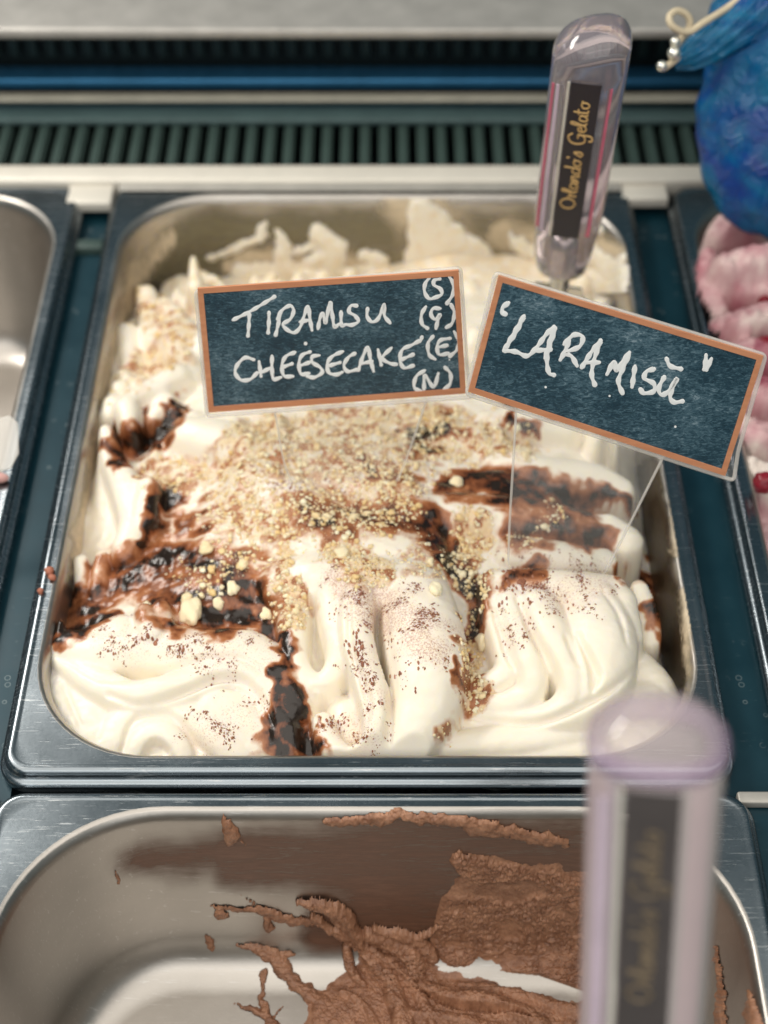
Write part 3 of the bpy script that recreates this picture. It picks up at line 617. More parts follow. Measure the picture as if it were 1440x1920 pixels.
def leaf(px, py, w, h, seed, lb, lean=.35):
    smear('chocolate_gelato', choc_bvh, px-30, px+50, py-32, py+36, sfn([[(px-w*.5, py-h*.6, 3), (px, py, w*.55), (px+w*.3*lean, py+h*.35, w*.5)], [(px+6, py+h*.3, 4), (px+w*1.0, py+h*.55, 3)] if w > 20 else [(px, py, 3), (px+1, py+1, 3)]], 12, .12, seed, 1.6, 1.3, (.2, .2)), M['choc'], 1.3, label=lb, **kw)
leaf(432, 1556, 28, 44, 11, 'leaf shaped dab of chocolate gelato high on the back wall')
leaf(394, 1766, 17, 22, 13, 'small round dab of chocolate gelato at the foot of the wall')
leaf(222, 1647, 8, 22, 15, 'tiny dark fleck of chocolate gelato alone on the left wall')
# rough, scraped layer on the back wall
def scraped(U, V_):
    a, b = warp(U, V_, 34, .03, 23)
    m = np.maximum.reduce([mstroke(a, b, [(870,1612,20),(905,1650,45),(880,1705,60),(860,1760,50),(850,1790,28)]), mstroke(a, b, [(930,1650,40),(1010,1690,75),(1080,1730,100),(1100,1800,90)]), mstroke(a, b, [(930,1740,60),(1000,1780,70),(1080,1820,60)])])
    bl = sm(0, .4, m)*sm(1905, 1850, V_-(U-860)*.30+90*0)
    lim_ = 1812+np.clip(U-860, 0, 400)*.10+np.clip(U-1010, 0, 100)*.25; bl = bl*sm(lim_+4, lim_-4, V_)
    Vr = V_+.25*(U-900); r = 1-np.abs(2*fbm(U*.11, Vr*.24, 5, 27)-1); r2 = fbm(U*.02, V_*.03, 3, 29)
    t = bl*(.3+1.5*sm(.45, .95, r)*sm(.30, .55, r2)+.5*fbm(U*.3, V_*.45, 3, 77)); return np.where(bl > .03, np.maximum(t, .06), 0), bl
smear('chocolate_gelato', choc_bvh, 760, 1110, 1570, 1900, scraped, M['choc'], 1.4, label='rough scraped layer of chocolate gelato on the back wall beside the handle', **kw)
# main lump on the floor, with the ribbons pulled up the wall
def lump_(U, V_):
    a, b = warp(U, V_, 30, .04, 33)
    m = np.maximum.reduce([mstroke(a, b, [(640,1905,70),(700,1885,75),(760,1900,90),(860,1900,70),(980,1910,52),(1100,1935,50)]), mstroke(a, b, [(700,1800,34),(750,1830,50),(800,1880,60)]), mstroke(a, b, [(790,1785,16),(770,1810,40)])])
    RB = ([(558,1688,5),(610,1694,13),(648,1715,15),(672,1755,15),(700,1800,17),(735,1850,19),(755,1930,22)], [(690,1745,12),(735,1762,18),(770,1790,22),(780,1830,18)], [(648,1770,9),(655,1810,12),(680,1850,10)], [(775,1835,8),(830,1868,18),(900,1880,20),(960,1898,18),(1010,1930,22)], [(735,1790,9),(790,1752,7),(840,1724,4)], [(585,1715,7),(640,1745,9),(665,1770,7)],
      [(700,1770,9),(760,1830,13),(800,1900,13),(810,1935,12)], [(640,1860,7),(690,1900,9),(705,1935,9)], [(770,1905,12),(860,1920,14),(930,1935,12)], [(610,1700,5),(650,1738,7),(684,1790,8),(716,1850,8)], [(860,1850,9),(930,1858,12),(1010,1880,14),(1090,1905,16)], [(700,1735,7),(760,1750,10),(800,1775,12),(812,1800,9)])
    rid = np.maximum.reduce([mdome(U+.45*(a-U), V_+.45*(b-V_), p) for p in RB])
    tot = np.maximum(m, rid/14); e = sm(0, .45, tot); r = 1-np.abs(2*fbm(U*.06+V_*.05, (V_-U)*.13, 5, 39)-1); fine = fbm(U*.22, V_*.30, 4, 41)+.6*(fbm(U*.55, V_*.6, 2, 43)-.5)
    t = e*(.9+1.2*np.clip(m, 0, 1)+1.1*(r-.35)+1.25*(fine-.4))+rid*.18
    crev = mstroke(U, V_, [(775,1856,4),(840,1888,8),(900,1897,9),(960,1902,8),(990,1915,5)]); t = t-3.0*sm(0, .9, crev)
    return np.where(tot > 0, np.maximum(t, .05), 0), e
smear('chocolate_gelato', choc_bvh, 540, 1110, 1660, 1935, lump_, M['choc'], 1.4, label='thick folded lump of chocolate gelato on the floor of the front pan', **kw)
smear('chocolate_gelato', choc_bvh, 1300, 1438, 1740, 1935, sfn([[(1340,1775,5),(1352,1850,8),(1350,1930,14)], [(1408,1860,4),(1412,1900,14),(1418,1935,20)]], 18, .06, 45, 1.6, 1.6, (.1, .2)), M['choc'], 1.5, label='chocolate gelato streaks on the right wall of the front pan behind the handle', **kw)
def film(U, V_):  # real film plus the painted brown reflection of chocolate in the steel
    a, b = warp(U, V_, 50, .012, 47)
    m = np.maximum.reduce([mstroke(a, b, [(430,1610,70),(560,1610,100),(700,1620,125),(860,1600,110),(1060,1610,110)]), mstroke(a, b, [(700,1690,110),(800,1680,110)]), mstroke(a, b, [(620,1740,60),(760,1740,80)]), mstroke(a, b, [(260,1610,60),(400,1600,60)])*.6])
    e = sm(0, .7, m); return np.where(m > 0, .04, 0), e
smear('chocolate_film_reflection', choc_bvh, 180, 1110, 1535, 1800, film, M['film'], 5, minm=.01, label='thin brown chocolate film and painted chocolate reflection over the steel back wall', **kw)
# cream smears on the walls of the middle pan
cs = dict(mat=M['creamfilm'])
def cream(name, reg, strokes, seed, lb, thick=1.8, amp=40, sc=.03):
    f0 = sfn(strokes, amp, sc, seed, thick, .8 if thick > 1 else .3, (.04, .08))
    if thick <= 1:
        g0 = f0; f0 = lambda U, V_: (np.where(g0(U, V_)[0] > 0, .05, 0), g0(U, V_)[1]**.8)
    o = smear(name, tir_bvh, *reg, f0, M['gelato'] if thick > 1 else M['creamfilm'], 2.5, label=lb, category='gelato'); n = len(o.data.vertices)
    for k in ('sauce', 'crumb', 'cocoa'):
        at = o.data.attributes.new(k, 'FLOAT', 'POINT')
        if k == 'crumb': at.data.foreach_set('value', np.full(n, .42, dtype=np.float32))  # tan tone painting the dimmer rear onto the smears
def dark_reflect(U, V_):  # dark reflection in the steel back wall, painted as an olive film
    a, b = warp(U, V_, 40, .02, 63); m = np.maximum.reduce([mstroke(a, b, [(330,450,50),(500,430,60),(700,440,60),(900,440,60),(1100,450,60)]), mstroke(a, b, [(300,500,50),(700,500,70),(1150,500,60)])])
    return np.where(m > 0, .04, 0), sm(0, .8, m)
smear('reflection_film', tir_bvh, 260, 1200, 385, 560, dark_reflect, M['dark_reflect'], 5, minm=.01, label='thin olive film painting the dark reflection on the back wall of the middle pan', category='gelato')
def tanfilm(U, V_):
    a, b = warp(U, V_, 50, .03, 65); m = np.maximum.reduce([mstroke(a, b, [(760,375,60),(800,420,80),(860,500,110)]), mstroke(a, b, [(950,440,50),(1060,450,60),(1160,500,50)]), mstroke(a, b, [(430,490,30),(560,500,40),(700,505,40)])])
    return np.where(m > 0, .10, 0), sm(0, .8, m)
smear('cream_film', tir_bvh, 400, 1220, 372, 560, tanfilm, M['creamfilm'], 4, minm=.01, label='thin tan cream film smeared over the right of the back wall', category='gelato')
cream('cream_smear', (700, 1000, 372, 530), [[(780,378,22),(795,420,40),(820,470,60),(800,520,60)], [(880,470,26),(930,515,30)]], 53, 'wide cream smear up the back wall beside the rear handle', 1.4, 44, .03)
cream('cream_smear', (370, 760, 400, 540), [[(395,482,10),(450,462,11),(488,445,13),(497,422,8)], [(525,440,13),(530,480,20),(540,510,24)], [(600,440,24),(625,470,28),(600,505,34)], [(450,510,16),(560,512,20),(700,512,22)], [(560,470,12),(590,455,12)], [(680,470,12),(720,490,16)]], 55, 'splashed cream smears on the left of the back wall', 2.0, 26, .035)
cream('cream_smear', (880, 1230, 400, 550), [[(960,440,12),(1000,475,24),(1060,470,20)], [(1110,480,22),(1150,510,26)], [(1165,490,11),(1192,470,12)], [(900,525,30),(1040,530,34),(1150,540,30)], [(1080,440,14),(1120,430,10)]], 57, 'cream smear on the right of the back wall behind the handle', 1.8, 30, .035)
def wallfilm(U, V_):
    a, b = warp(U, V_, 36, .03, 67); m = mstroke(a, b, [(1215,880,30),(1225,960,36),(1232,1060,40),(1245,1150,38),(1262,1230,32),(1262,1290,24)])
    return np.where(m > 0, .06, 0), sm(0, .7, m)
smear('sauce_film', tir_bvh, 1130, 1310, 840, 1330, wallfilm, M['darkfilm'], 3, minm=.01, label='dark sauce film run down the right inner wall of the middle pan', category='sauce')
cream('cream_smear', (1180, 1310, 900, 1280), [[(1262,930,12),(1268,1000,18),(1262,1040,12)], [(1278,1110,18),(1285,1180,26),(1270,1250,34)]], 59, 'pale cream smears on the right inner wall of the middle pan', .5, 24)
cream('cream_smear', (100, 330, 420, 1100), [[(330,440,26),(270,500,30),(235,580,26),(215,680,26),(195,790,26),(180,880,24),(160,980,24),(140,1060,22)]], 61, 'cream coating on the left inner wall of the middle pan', .8, 30)

# ------------------------------------------------------------------ chalkboard tags on acrylic spikes
def tag_sign(label, corners, outer, blade, o, lean, strokes, dots, cropo, cs_, wpx, board_in=10.5):
    up = np.array([0, math.sin(lean), math.cos(lean)]); n = np.array([0, -math.cos(lean), math.sin(lean)])
    e = empty('flavour_tag', on_plane(*blade[len(blade)//2], o, n), label=label, category='price tag')
    def pl(pts, d=0.0): return [on_plane(x, y, o+n*d, n) for x, y in pts]
    def plate(name, pts, d0, d1, mat, bev=0):
        f = pl(pts, d1); k = len(f); b = [p+n*(d0-d1) for p in f]; V = np.array(f+b); Fc = [list(range(k)), list(range(2*k-1, k-1, -1))]+[[i, k+i, k+(i+1) % k, (i+1) % k] for i in range(k)]
        ob = mesh_np(name, V, Fc, mat, e, smooth=False)
        if bev: m = ob.modifiers.new('bevel', 'BEVEL'); m.width = bev*MM; m.segments = 3; m.limit_method = 'ANGLE'
        bm = bmesh.new(); bm.from_mesh(ob.data); bmesh.ops.recalc_face_normals(bm, faces=bm.faces[:]); bm.to_mesh(ob.data); bm.free(); return ob
    def shrink(c, t):
        c = np.array(c, float); out = []
        for i in range(4):
            a, b, d = c[i-1], c[i], c[(i+1) % 4]; u1 = (a-b)/np.linalg.norm(a-b); u2 = (d-b)/np.linalg.norm(d-b); out.append(b+(u1+u2)*t)
        return out
    def rnd(c, r, k=5):
        c = np.array(c, float); out = []
        for i in range(len(c)):
            a, b, d = c[i-1], c[i], c[(i+1) % len(c)]; u1 = (a-b)/np.linalg.norm(a-b); u2 = (d-b)/np.linalg.norm(d-b)
            for q in range(k+1):
                t = q/k; out.append(tuple((b+u1*r)*(1-t)**2+2*t*(1-t)*b+(b+u2*r)*t*t))
        return out
    plate('acrylic_sheet', rnd(outer, 9), -2.6, -.5, M['clear'], .25)
    plate('acrylic_spike', blade, -2.4, -.7, M['clear'], .2)
    bl = np.array(pl(blade, -1.5)); k_ = len(bl)
    for seg in ([bl[0], bl[-1], bl[-2]], [bl[1], bl[2], bl[3]]):
        V, Fc = tube(crom(seg, 3, 3), .5, 6); mesh_np('spike_edge_glint', V, Fc, M['edge'], e)  # pale tubes added as the glint along the polished edges
    oc = pl(rnd(outer, 9), -1.5); V, Fc = tube(oc+[oc[0]], .75, 6, cap=False); mesh_np('sheet_edge_glint', V, Fc, M['edge'], e)
    inner = shrink(corners, board_in)
    plate('chalkboard', shrink(corners, board_in-1.5), -.45, .0, M['board'])
    for i in range(4):   # four frame strips
        q = [corners[i], corners[(i+1) % 4], tuple(inner[(i+1) % 4]), tuple(inner[i])]; plate('frame_strip', q, -.45, .35, M['wood'], .08)
    parts = []
    for s_ in strokes:
        pts = [(cropo[0]+x/cs_, cropo[1]+y/cs_) for x, y in s_]; c = crom(pts, 1.2, 2); N = len(c)
        hw = wpx*.5*(1+.22*np.sin(np.arange(N)*.35+len(parts)))*np.where(np.arange(N) < 1, .8, 1)
        V = []; T = np.gradient(c, axis=0) if N > 1 else np.array([[1, 0]]); T = T/(np.linalg.norm(T, axis=1)[:, None]+1e-9)
        # round ended ribbon as a chain of quads with fan caps
        rows = []
        ext = [(c[0]-T[0]*hw[0]*q, hw[0]*math.sqrt(1-q*q), T[0]) for q in (.99, .8, .45)]+[(c[i], hw[i], T[i]) for i in range(N)]+[(c[-1]+T[-1]*hw[-1]*q, hw[-1]*math.sqrt(1-q*q), T[-1]) for q in (.45, .8, .99)]
        for p, w_, t in ext:
            nn = np.array([-t[1], t[0]])
            for sx, d in ((-1, .02), (-.6, .10), (.6, .10), (1, .02)): rows.append(on_plane(*(p+nn*w_*sx), o+n*(d+.01*(len(parts) % 7)), n))
        Fc = [[r*4+k, r*4+k+1, r*4+5+k, r*4+4+k] for r in range(len(ext)-1) for k in range(3)]
        parts.append((rows, Fc))
    for x, y, r in dots:
        cx_, cy_ = cropo[0]+x/cs_, cropo[1]+y/cs_; k = 10
        ring = [on_plane(cx_+r*math.cos(6.283*i/k), cy_+r*math.sin(6.283*i/k), o+n*.15, n) for i in range(k)]; parts.append((ring, [list(range(k))]))
    V, Fc = merge(parts); mesh_np('handwriting', V, Fc, M['chalk'], e)
    return e
s1 = [[(205,293),(300,245),(412,177)], [(287,262),(284,320),(280,372)], [(385,255),(384,310),(381,357)], [(440,268),(430,320),(418,368)],
 [(425,290),(450,245),(490,222),(508,245),(492,288),(455,315),(480,345),(512,356),(540,330),(560,275),(580,225),(590,290),(600,345)], [(538,303),(592,292)],
 [(630,338),(640,285),(655,262),(668,305),(690,207),(702,270),(712,325),(738,312)], [(745,252),(748,318),(770,316),(800,318),(832,300),(815,272),(785,252),(795,222),(822,222)],
 [(878,235),(876,275),(898,302),(928,290),(952,240),(962,215),(962,270),(990,308)],
 [(310,492),(265,482),(225,520),(217,560),(245,593),(290,590),(325,558)], [(335,500),(345,575)], [(345,556),(395,532)], [(400,472),(400,540),(408,588),(445,580)],
 [(515,455),(470,475),(450,520),(460,572),(505,575)], [(456,528),(500,512)], [(592,452),(550,470),(535,512),(545,562),(585,560)], [(540,522),(585,506)],
 [(638,470),(602,477),(602,505),(640,530),(650,556),(612,580),(575,575)], [(755,450),(702,475),(677,512),(684,556),(722,566),(752,554)], [(686,522),(740,506)],
 [(815,460),(782,480),(760,520),(778,550),(822,542)], [(832,545),(852,482),(880,430),(892,490),(908,550)], [(845,512),(900,500)], [(930,440),(946,518)], [(998,432),(952,482),(990,510),(1022,515)],
 [(1140,395),(1100,418),(1052,442),(1040,492),(1060,532),(1105,522)], [(1046,492),(1105,466)], [(1150,378),(1140,402)],
 [(1187,82),(1166,112),(1163,152),(1185,186),(1218,180),(1248,165),(1242,138),(1210,118),(1212,95),(1240,88)], [(1285,75),(1306,112),(1304,165),(1275,210)],
 [(1170,225),(1148,265),(1150,312),(1177,335)], [(1242,236),(1206,236),(1195,266),(1216,290),(1240,268),(1228,300),(1220,336)], [(1295,215),(1312,258),(1300,310),(1272,330)],
 [(1205,375),(1180,412),(1186,466),(1216,490)], [(1292,385),(1242,395),(1226,430),(1237,466),(1282,460)], [(1228,430),(1275,420)], [(1310,350),(1332,392),(1326,440),(1290,474)],
 [(1165,545),(1122,575),(1112,630),(1155,655)], [(1160,640),(1165,572),(1208,628),(1232,560)], [(1265,530),(1292,562),(1290,612),(1260,640)]]
o1 = PD(622, 640, 566)
tag_sign('chalkboard tag reading TIRAMISU CHEESECAKE with (S) (G) (E) (N) on clear acrylic spike', [(370,541),(860,507),(874,738),(391,774)], [(367,545),(864,503),(878,720),(890,744),(388,780)],
  [(515,772),(800,750),(745,900),(680,985),(620,985),(545,900)], o1, math.radians(6), s1, [(568,411,3.6),(1287,492,1.6)], (360, 490), 2.6667, 6.6)
s2 = [[(410,355),(388,372),(385,392),(397,400)], [(470,410),(440,470),(392,543)], [(392,545),(440,550),(482,566),(515,540),(560,480),(590,450)], [(596,455),(572,530),(562,580),(570,632),(590,642)], [(505,546),(575,540)],
 [(652,500),(635,545),(615,582)], [(630,520),(668,483),(703,490),(692,528),(640,552),(662,570),(682,606)], [(700,612),(738,552),(775,505)], [(775,508),(750,580),(740,640),(752,680)], [(715,592),(770,592)],
 [(800,640),(828,590),(838,625),(862,590),(890,552)], [(890,558),(862,620),(846,668),(862,714)], [(912,606),(900,690)], [(988,618),(958,628),(950,655),(986,676),(986,706),(948,714),(934,700)],
 [(1028,650),(1006,695),(1018,720),(1048,703),(1078,656),(1058,700),(1052,732),(1068,750),(1100,746)], [(1037,577),(1052,606),(1094,618)], [(1194,562),(1192,590),(1186,620)], [(1216,576),(1204,600),(1196,622)], [(472,406),(400,530)], [(588,456),(555,575)]]
o2 = PD(1155, 705, 530)
tag_sign("tilted chalkboard tag reading 'LARAMISU' in white chalk pen, right of the other tag", [(935,517),(1432,668),(1360,893),(878,735)], [(929,512),(1436,666),(1384,846),(1376,901),(874,739)],
  [(968,762),(1247,850),(1120,1100),(1060,1190),(1000,1190),(955,1090)], o2, math.radians(11), s2, [(557,690,2.4),(811,725,2.2),(1072,847,2.4)], (760, 400), 2.1176, 8.4)

# ------------------------------------------------------------------ spatulas with clear handles
SC = {'O': [[(5,1),(2,3),(2,7),(5,9),(8,7),(8,3),(5,1)]], 'r': [[(0,5),(1,5),(1,1)],[(1,3.5),(3,5)]], 'l': [[(0,2),(2,8),(1,9),(.3,6),(.6,2),(2,1)]], 'a': [[(4,4.6),(1.5,5),(.6,2.5),(2,1),(4,3),(4,5),(4,2),(5,1)]],
 'n': [[(0,1),(.6,5),(.8,1.5),(2.5,5),(3.8,4),(3.8,1),(5,1.5)]], 'd': [[(4,4.6),(1.5,5),(.6,2.5),(2,1),(4,3),(4.6,9.5),(4,2),(5,1)]], 'o': [[(2.5,5),(.8,4),(.8,2),(2.5,1),(4,2.5),(3.6,4.6),(2.5,5),(5,4.5)]], "'": [[(.5,9),(.5,7.4)]],
 's': [[(0,1.5),(2.5,5.4),(3,2.5),(2,1),(.8,1.2)]], 'G': [[(8,7.5),(6,9.5),(2.5,8),(1.5,4.5),(3,1),(6.5,1.5),(7.5,4.5),(5,4.5)],[(7.5,4.5),(7,-2),(4,-2.6),(4,-1)]], 'e': [[(.6,3),(3.4,3.8),(2.6,5),(1,4.6),(.5,2.6),(2,1),(4.5,2)]],
 't': [[(1,8.5),(.8,2),(2.4,1)],[(-.6,5.8),(2.6,6.2)]], 'g': []}
WD = {'O': 9.5, 'r': 3.4, 'l': 2.4, 'a': 5.2, 'n': 5.2, 'd': 5.2, 'o': 5.2, "'": 1.6, 's': 4, 'G': 9, 'e': 4.4, 't': 3.0, ' ': 3}
def spatula(label, top, bot, diaT, diaB, slant, text_span, core, milky=0):
    gm, cm_, gd = (M['handle2'], M['core2'], M['gold2']) if milky else (M['handle'], M['core'], M['gold'])
    top = np.array(top); bot = np.array(bot); ax = (top-bot); L = np.linalg.norm(ax); ax /= L
    e = empty('gelato_spatula', bot-ax*20, label=label, category='spatula', group='spatulas with clear handles')
    vx = CAM-(top+bot)/2; vx -= ax*np.dot(vx, ax); vx /= np.linalg.norm(vx); sx = np.cross(ax, vx)   # vx faces outward front, sx sideways
    n = 40; rows = []; 
    prof = [(0, .62), (.02, .78), (.08, .88), (.16, .93), (.22, .97), (.26, 1.0), (.30, 1.0)]+[(.30+.62*k/10, 1.0) for k in range(1, 11)]
    Rt = diaT/2; capL = Rt*.85/L; prof = [p for p in prof if p[0] < 1-capL]
    prof += [(1-capL*q, math.sqrt(max(0, 1-(1-q)**2.4))) for q in (.85, .6, .4, .25, .13, .05, .01)]
    V = []
    for t, w in prof:
        R = (diaB+(diaT-diaB)*t)/2*w; c = bot+ax*L*t
        for k in range(n):
            a = 2*math.pi*k/n; ca, sa = math.cos(a), math.sin(a); q = (abs(ca)**2.5+abs(sa)**2.5)**(-1/2.5)
            sh = slant*sa*0
            V.append(c+R*q*(ca*sx+.92*sa*vx)+ax*(slant*R*(ca*.35)*max(0, (t-.8)/.2)))
    m = len(prof); Fc = [[i*n+k, i*n+(k+1) % n, (i+1)*n+(k+1) % n, (i+1)*n+k] for i in range(m-1) for k in range(n)]+[list(range(n))[::-1], [(m-1)*n+k for k in range(n)]]
    ob = mesh_np('grip', V, Fc, gm, e)
    bm = bmesh.new(); bm.from_mesh(ob.data); bmesh.ops.recalc_face_normals(bm, faces=bm.faces[:]); bm.to_mesh(ob.data); bm.free()
    def strip(name, x0, x1, t0, t1, dv, th, mat):
        q = []
        for th_ in (0, th):
            for (x, t) in ((x0, t0), (x1, t0), (x1, t1), (x0, t1)):
                d = ((1-min(1, abs(x))**2.5)**.4*.92*R0*.86 if dv is None else dv)-th_
                q.append(bot+ax*L*t+sx*x*(diaB+(diaT-diaB)*t)/2+vx*d)
        return mesh_np(name, q, [[0, 1, 2, 3], [7, 6, 5, 4], [0, 4, 5, 1], [1, 5, 6, 2], [2, 6, 7, 3], [3, 7, 4, 0]], mat, e, smooth=False)
    R0 = diaT/2
    strip('label_strip', -.40, .38, core[0], core[1], R0*.925, .6 if milky else 3, cm_)
    strip('edge_strip', -.50, -.43, core[0], core[1], R0*.92, .6, M['rail'])
    strip('edge_strip', .56, .68, core[0], core[1]-.02, R0*(.6 if milky else .79), .6, M['lilac' if milky else 'rose'])  # coloured strips added for the tint and reflections in the acrylic
    strip('edge_strip', -.90, -.80, core[0], core[1]-.04, R0*(.45 if milky else .60), .6, M['lilac' if milky else 'rose'])
    strip('edge_strip', -.78, -.56, core[0], core[1]-.03, R0*.74, .6, M['lilac'])
    if milky:
        for x0_, x1_, mt in ((-.96, -.84, 'palepink'), (-.84, -.66, 'palepink'), (-.66, -.54, 'palepink2'), (-.54, -.43, 'palegrey'), (.385, .50, 'palegrey'), (.50, .66, 'palepink'), (.66, .82, 'palepink'), (.82, .95, 'palegrey')):
            strip('side_refraction_strip', x0_, x1_, .02, .90, None, .4, M[mt])  # bright refracted surroundings painted as pale strips inside the grip
    if milky:
        rp = []
        for k in range(49):
            a_ = 2*math.pi*k/48; q_ = (abs(math.cos(a_))**2.5+abs(math.sin(a_))**2.5)**(-1/2.5); rp.append(bot+ax*(L-R0*.66)+R0*.86*q_*(math.cos(a_)*sx+.92*math.sin(a_)*vx))
        V, Fc = tube(rp, 2.8, 10, cap=False); mesh_np('cap_ring', V, Fc, M['lilacring'], e)
    # lettering up the strip
    txt = "Orlando's Gelato"; tot = sum(WD[c] for c in txt); t0, t1 = text_span; k_ = (t1-t0)*L/tot; pen = 0; parts = []
    for c in txt:
        for st in SC.get(c, []):
            pts = [bot+ax*(L*t0+(pen+x)*k_)+sx*(-(y-3.8)*k_*1.0)+vx*(R0*.925+.15) for x, y in st]
            parts.append(tube(crom(pts, .35, 3), .42*k_/1.0 if k_ > .8 else .36, 5))
        pen += WD[c]
    V, Fc = merge(parts); mesh_np('lettering', V, Fc, gd, e)
    # steel tang and blade
    V, Fc = tube([bot+ax*L*.20, bot+ax*L*.1, bot, bot-ax*14, bot-ax*26], [R0*.30, R0*.34, R0*.34, R0*.3, R0*.25], 14); mesh_np('tang', V, Fc, M['metal'], e)
    q = []
    for s_, w_ in ((12, .7), (30, 1.2), (50, 1.25), (62, .9)):
        for x in (-1, 1):
            for d in (.6, -.6): q.append(bot-ax*s_+sx*x*w_*R0+vx*d)
    Fc = []
    for r in range(3):
        a = r*4; b = a+4; Fc += [[a, a+2, b+2, b], [a+1, b+1, b+3, a+3], [a, b, b+1, a+1], [a+2, a+3, b+3, b+2]]
    Fc += [[0, 1, 3, 2], [12, 14, 15, 13]]
    mesh_np('blade', q, Fc, M['metal'], e, smooth=False); return e
spatula("clear acrylic handled spatula standing in the back of the tiramisu pan, gold lettering", PD(1117, 42, 585), PD(1052, 500, 690), 30, 29, 1, (.36, .80), (.24, .86))
spatula('blurred clear acrylic handled spatula in front at the right, standing in the chocolate pan', PD(1236, 1318, 330), PD(1190, 2150, 392), 30, 30, 0, (.46, .83), (.05, .90), 1)

# ------------------------------------------------------------------ pink gelato at the right
Rg = Field(138, 230, Y0+40, Y1-8, 1.0)
Rg.base([(1330,450,-30),(1420,400,-40),(1330,600,-20),(1430,600,-10),(1400,750,-6),(1430,850,-8),(1440,950,-45),(1440,1020,-20)], 25)
for p in ([(1350,420,16,7),(1400,392,22,8),(1460,400,20,8)], [(1330,470,12,6),(1328,520,10,6),(1350,570,8,6)], [(1370,480,22,8),(1440,465,24,9)], [(1350,600,8,6),(1400,585,14,7),(1460,570,14,8)], [(1350,650,5,6),(1420,640,10,7),(1470,650,10,8)], [(1390,530,12,6),(1450,525,14,7)], [(1390,700,4,8),(1440,720,8,9)], [(1380,780,0,7),(1430,800,4,8)], [(1400,860,-2,6),(1440,880,0,7)]): Rg.stroke(p, .9, 1.2)
Rg.blur(2); Rg.Z += (fbm(Rg.X*.35, Rg.Y*.35, 4, 123)-.5)*4.5; V, Fc, us = Rg.mesh((Rg.X > 147.5) | (Rg.Z > 1.5))
U, V_ = project(Rg.X, Rg.Y, Rg.Z); ps = np.clip(.9*fbm(Rg.X*.1, Rg.Y*.1, 4, 101)-.15, 0, 1)+.5*(mstroke(U, V_, [(1445,640,30),(1440,700,26)]) > 0)*fbm(Rg.X*.3, Rg.Y*.3, 2, 5)-.35*np.clip(mstroke(U, V_, [(1400,880,80),(1440,900,60)])*2, 0, 1)
z0 = np.zeros(us.sum()); mesh_np('pink_gelato', V, Fc, M['pink'], attrs={'sauce': ps.ravel()[us], 'crumb': z0, 'cocoa': z0}, label='pink and white berry gelato heaped in the right hand pan', category='gelato')
for px, py, r, lb in ((1432,905,4.5,'dark red berry half seen at the right edge, lower'), (1438,650,5,'red berry piece at the right edge near the tag corner'), (1432,560,3.6,'small red berry at the right edge above the tag'), (1440,470,4,'dark red berry high on the pink gelato at the right edge')):
    p = P(px, py, 6); iv, fi = I2; mesh_np('berry', iv*(1+.06*np.sin(iv*9).sum(1)[:, None])*r+p, fi, painted('dark_berry', (.22, .008, .02), .3), label=lb, category='berry', group='berries in the pink gelato')
# plain backing gelato in the left pan is empty steel; a clear tag corner and a pink dab stand at the left edge
a = PD(12, 830, 600); q = [PD(x, y, 600) for x, y in ((-60,800),(18,778),(34,792),(36,850),(20,880),(-60,895))]; nrm = -ray(0, 830); nrm /= np.linalg.norm(nrm)
V = q+[p-nrm*3 for p in q]; k = len(q)
ob = mesh_np('clear_tag', V, [list(range(k)), list(range(2*k-1, k-1, -1))]+[[i, k+i, k+(i+1) % k, (i+1) % k] for i in range(k)], M['edge'], smooth=False, label='corner of a clear acrylic tag at the left edge of the photo', category='tag')
m_ = ob.modifiers.new('bevel', 'BEVEL'); m_.width = .0008; m_.segments = 3
bm = bmesh.new(); bm.from_mesh(ob.data); bmesh.ops.recalc_face_normals(bm, faces=bm.faces[:]); bm.to_mesh(ob.data); bm.free()
iv, fi = I2; mesh_np('pink_dab', iv*np.array([5, 2.2, 2.4])+P(-6, 896, 2), fi, painted('pale_pink', (.75, .42, .38), .5), label='small pale pink dab under the clear tag at the left edge', category='dab')

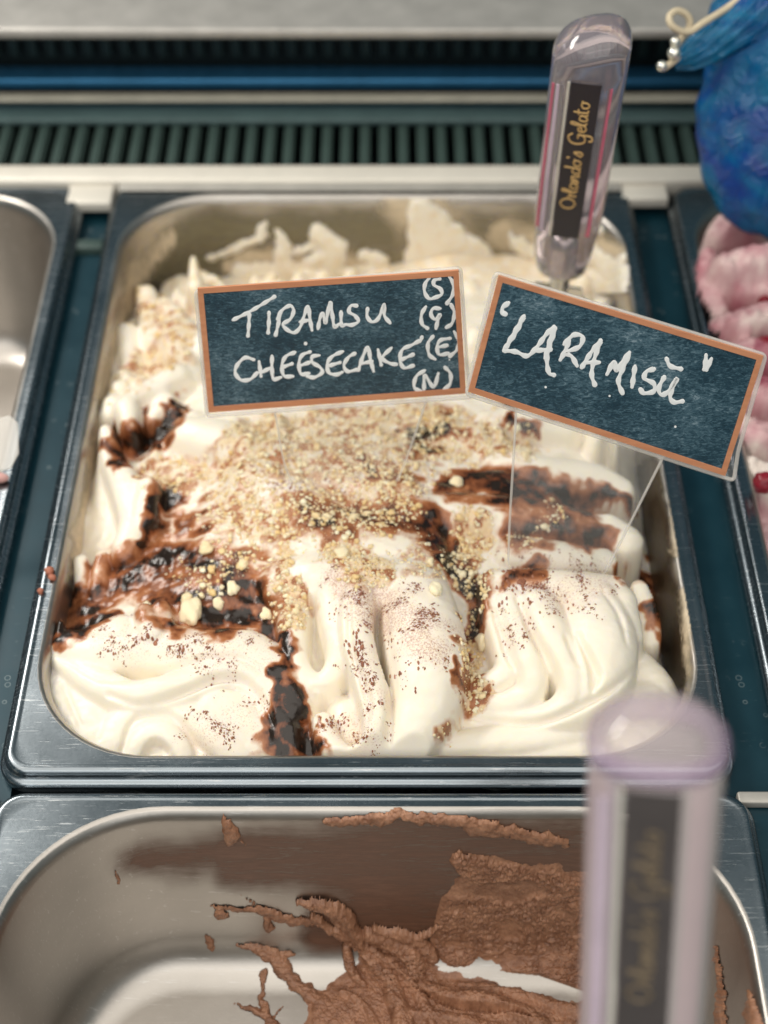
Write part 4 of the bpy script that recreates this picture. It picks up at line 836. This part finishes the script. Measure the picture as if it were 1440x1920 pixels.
# ------------------------------------------------------------------ blue bag
bm = bmesh.new(); bmesh.ops.create_icosphere(bm, subdivisions=6, radius=1)
c0 = PD(1512, 185, 690); ex = np.array([1.0, 0, 0]); vd = ray(1490, 190); vd /= np.linalg.norm(vd); ey = np.cross(ex, vd); ey /= np.linalg.norm(ey)
if ey[2] < 0: ey = -ey
V = np.array([v.co[:] for v in bm.verts]); bm.verts.index_update(); Fi = np.array([[v.index for v in f.verts] for f in bm.faces]); bm.free()
r_ = 1+.05*np.sin(3*V[:, 0]+5*V[:, 2]+1)+.02*np.sin(9*V[:, 2]+4*V[:, 0])+.004*np.sin(23*V[:, 2]-9*V[:, 0]+5*V[:, 1])+.10*(fbm(V[:, 0]*3+9, V[:, 2]*3+9, 2, 111)-.5)+.035*(1-np.abs(2*fbm(V[:, 0]*2.2+V[:, 1]*2+9-V[:, 2]*1.5, V[:, 2]*5+9+V[:, 0]*2, 3, 113)-1))
Vb = c0+(V*r_[:, None])@np.stack([ex*50, -vd*30, ey*60]); 
be = empty('blue_bag', c0-ey*50, label='crumpled glossy blue plastic bag with a cream cord at the top right', category='bag')
mesh_np('bag_body', Vb, Fi, M['bag'], be)
# gathered flap running down to the cord
def ribbon(path, w, amp, seed):
    c = crom(np.array(path), 3, 2); N = len(c); V = []; m = 16
    T = np.gradient(c[:, :2], axis=0); T /= np.linalg.norm(T, axis=1)[:, None]
    for i in range(N):
        nn = np.array([-T[i][1], T[i][0]]); ww = c[i, 3]
        for k in range(m):
            s_ = -1+2*k/(m-1); p = c[i, :2]+nn*ww*s_; V.append(PD(p[0], p[1], c[i, 2]-8*math.cos(s_*1.5)+amp*math.sin(k*1.9+i*.12+seed)))
    Fc = [[i*m+k, i*m+k+1, (i+1)*m+k+1, (i+1)*m+k] for i in range(N-1) for k in range(m-1)]; return V, Fc
V, Fc = ribbon([(1262,118,668,12),(1305,98,664,32),(1355,66,660,42),(1420,20,658,50),(1470,-20,656,55)], 0, 1.6, 0)
ob = mesh_np('bag_flap', V, Fc, M['bag'], be); mo = ob.modifiers.new('solid', 'SOLIDIFY'); mo.thickness = .0008
pts = [PD(x, y, d) for x, y, d in ((1420,-30,655),(1370,10,655),(1320,42,652),(1290,60,650),(1262,50,648),(1255,32,648),(1270,20,650),(1290,30,652),(1292,52,654),(1275,75,654),(1262,95,655),(1270,108,655),(1245,128,655))]
V, Fc = tube(crom(pts, 1, 3), 1.5, 8); mesh_np('cord', V, Fc, M['cord'], be)
iv, fi = I2
for x, y, r in ((1264,100,2.9),(1241,124,2.3),(1266,78,2.2)): mesh_np('cord_bead', iv*r+PD(x, y, 652), fi, painted('silver_bead', (.8, .76, .68), .2, .8), be)
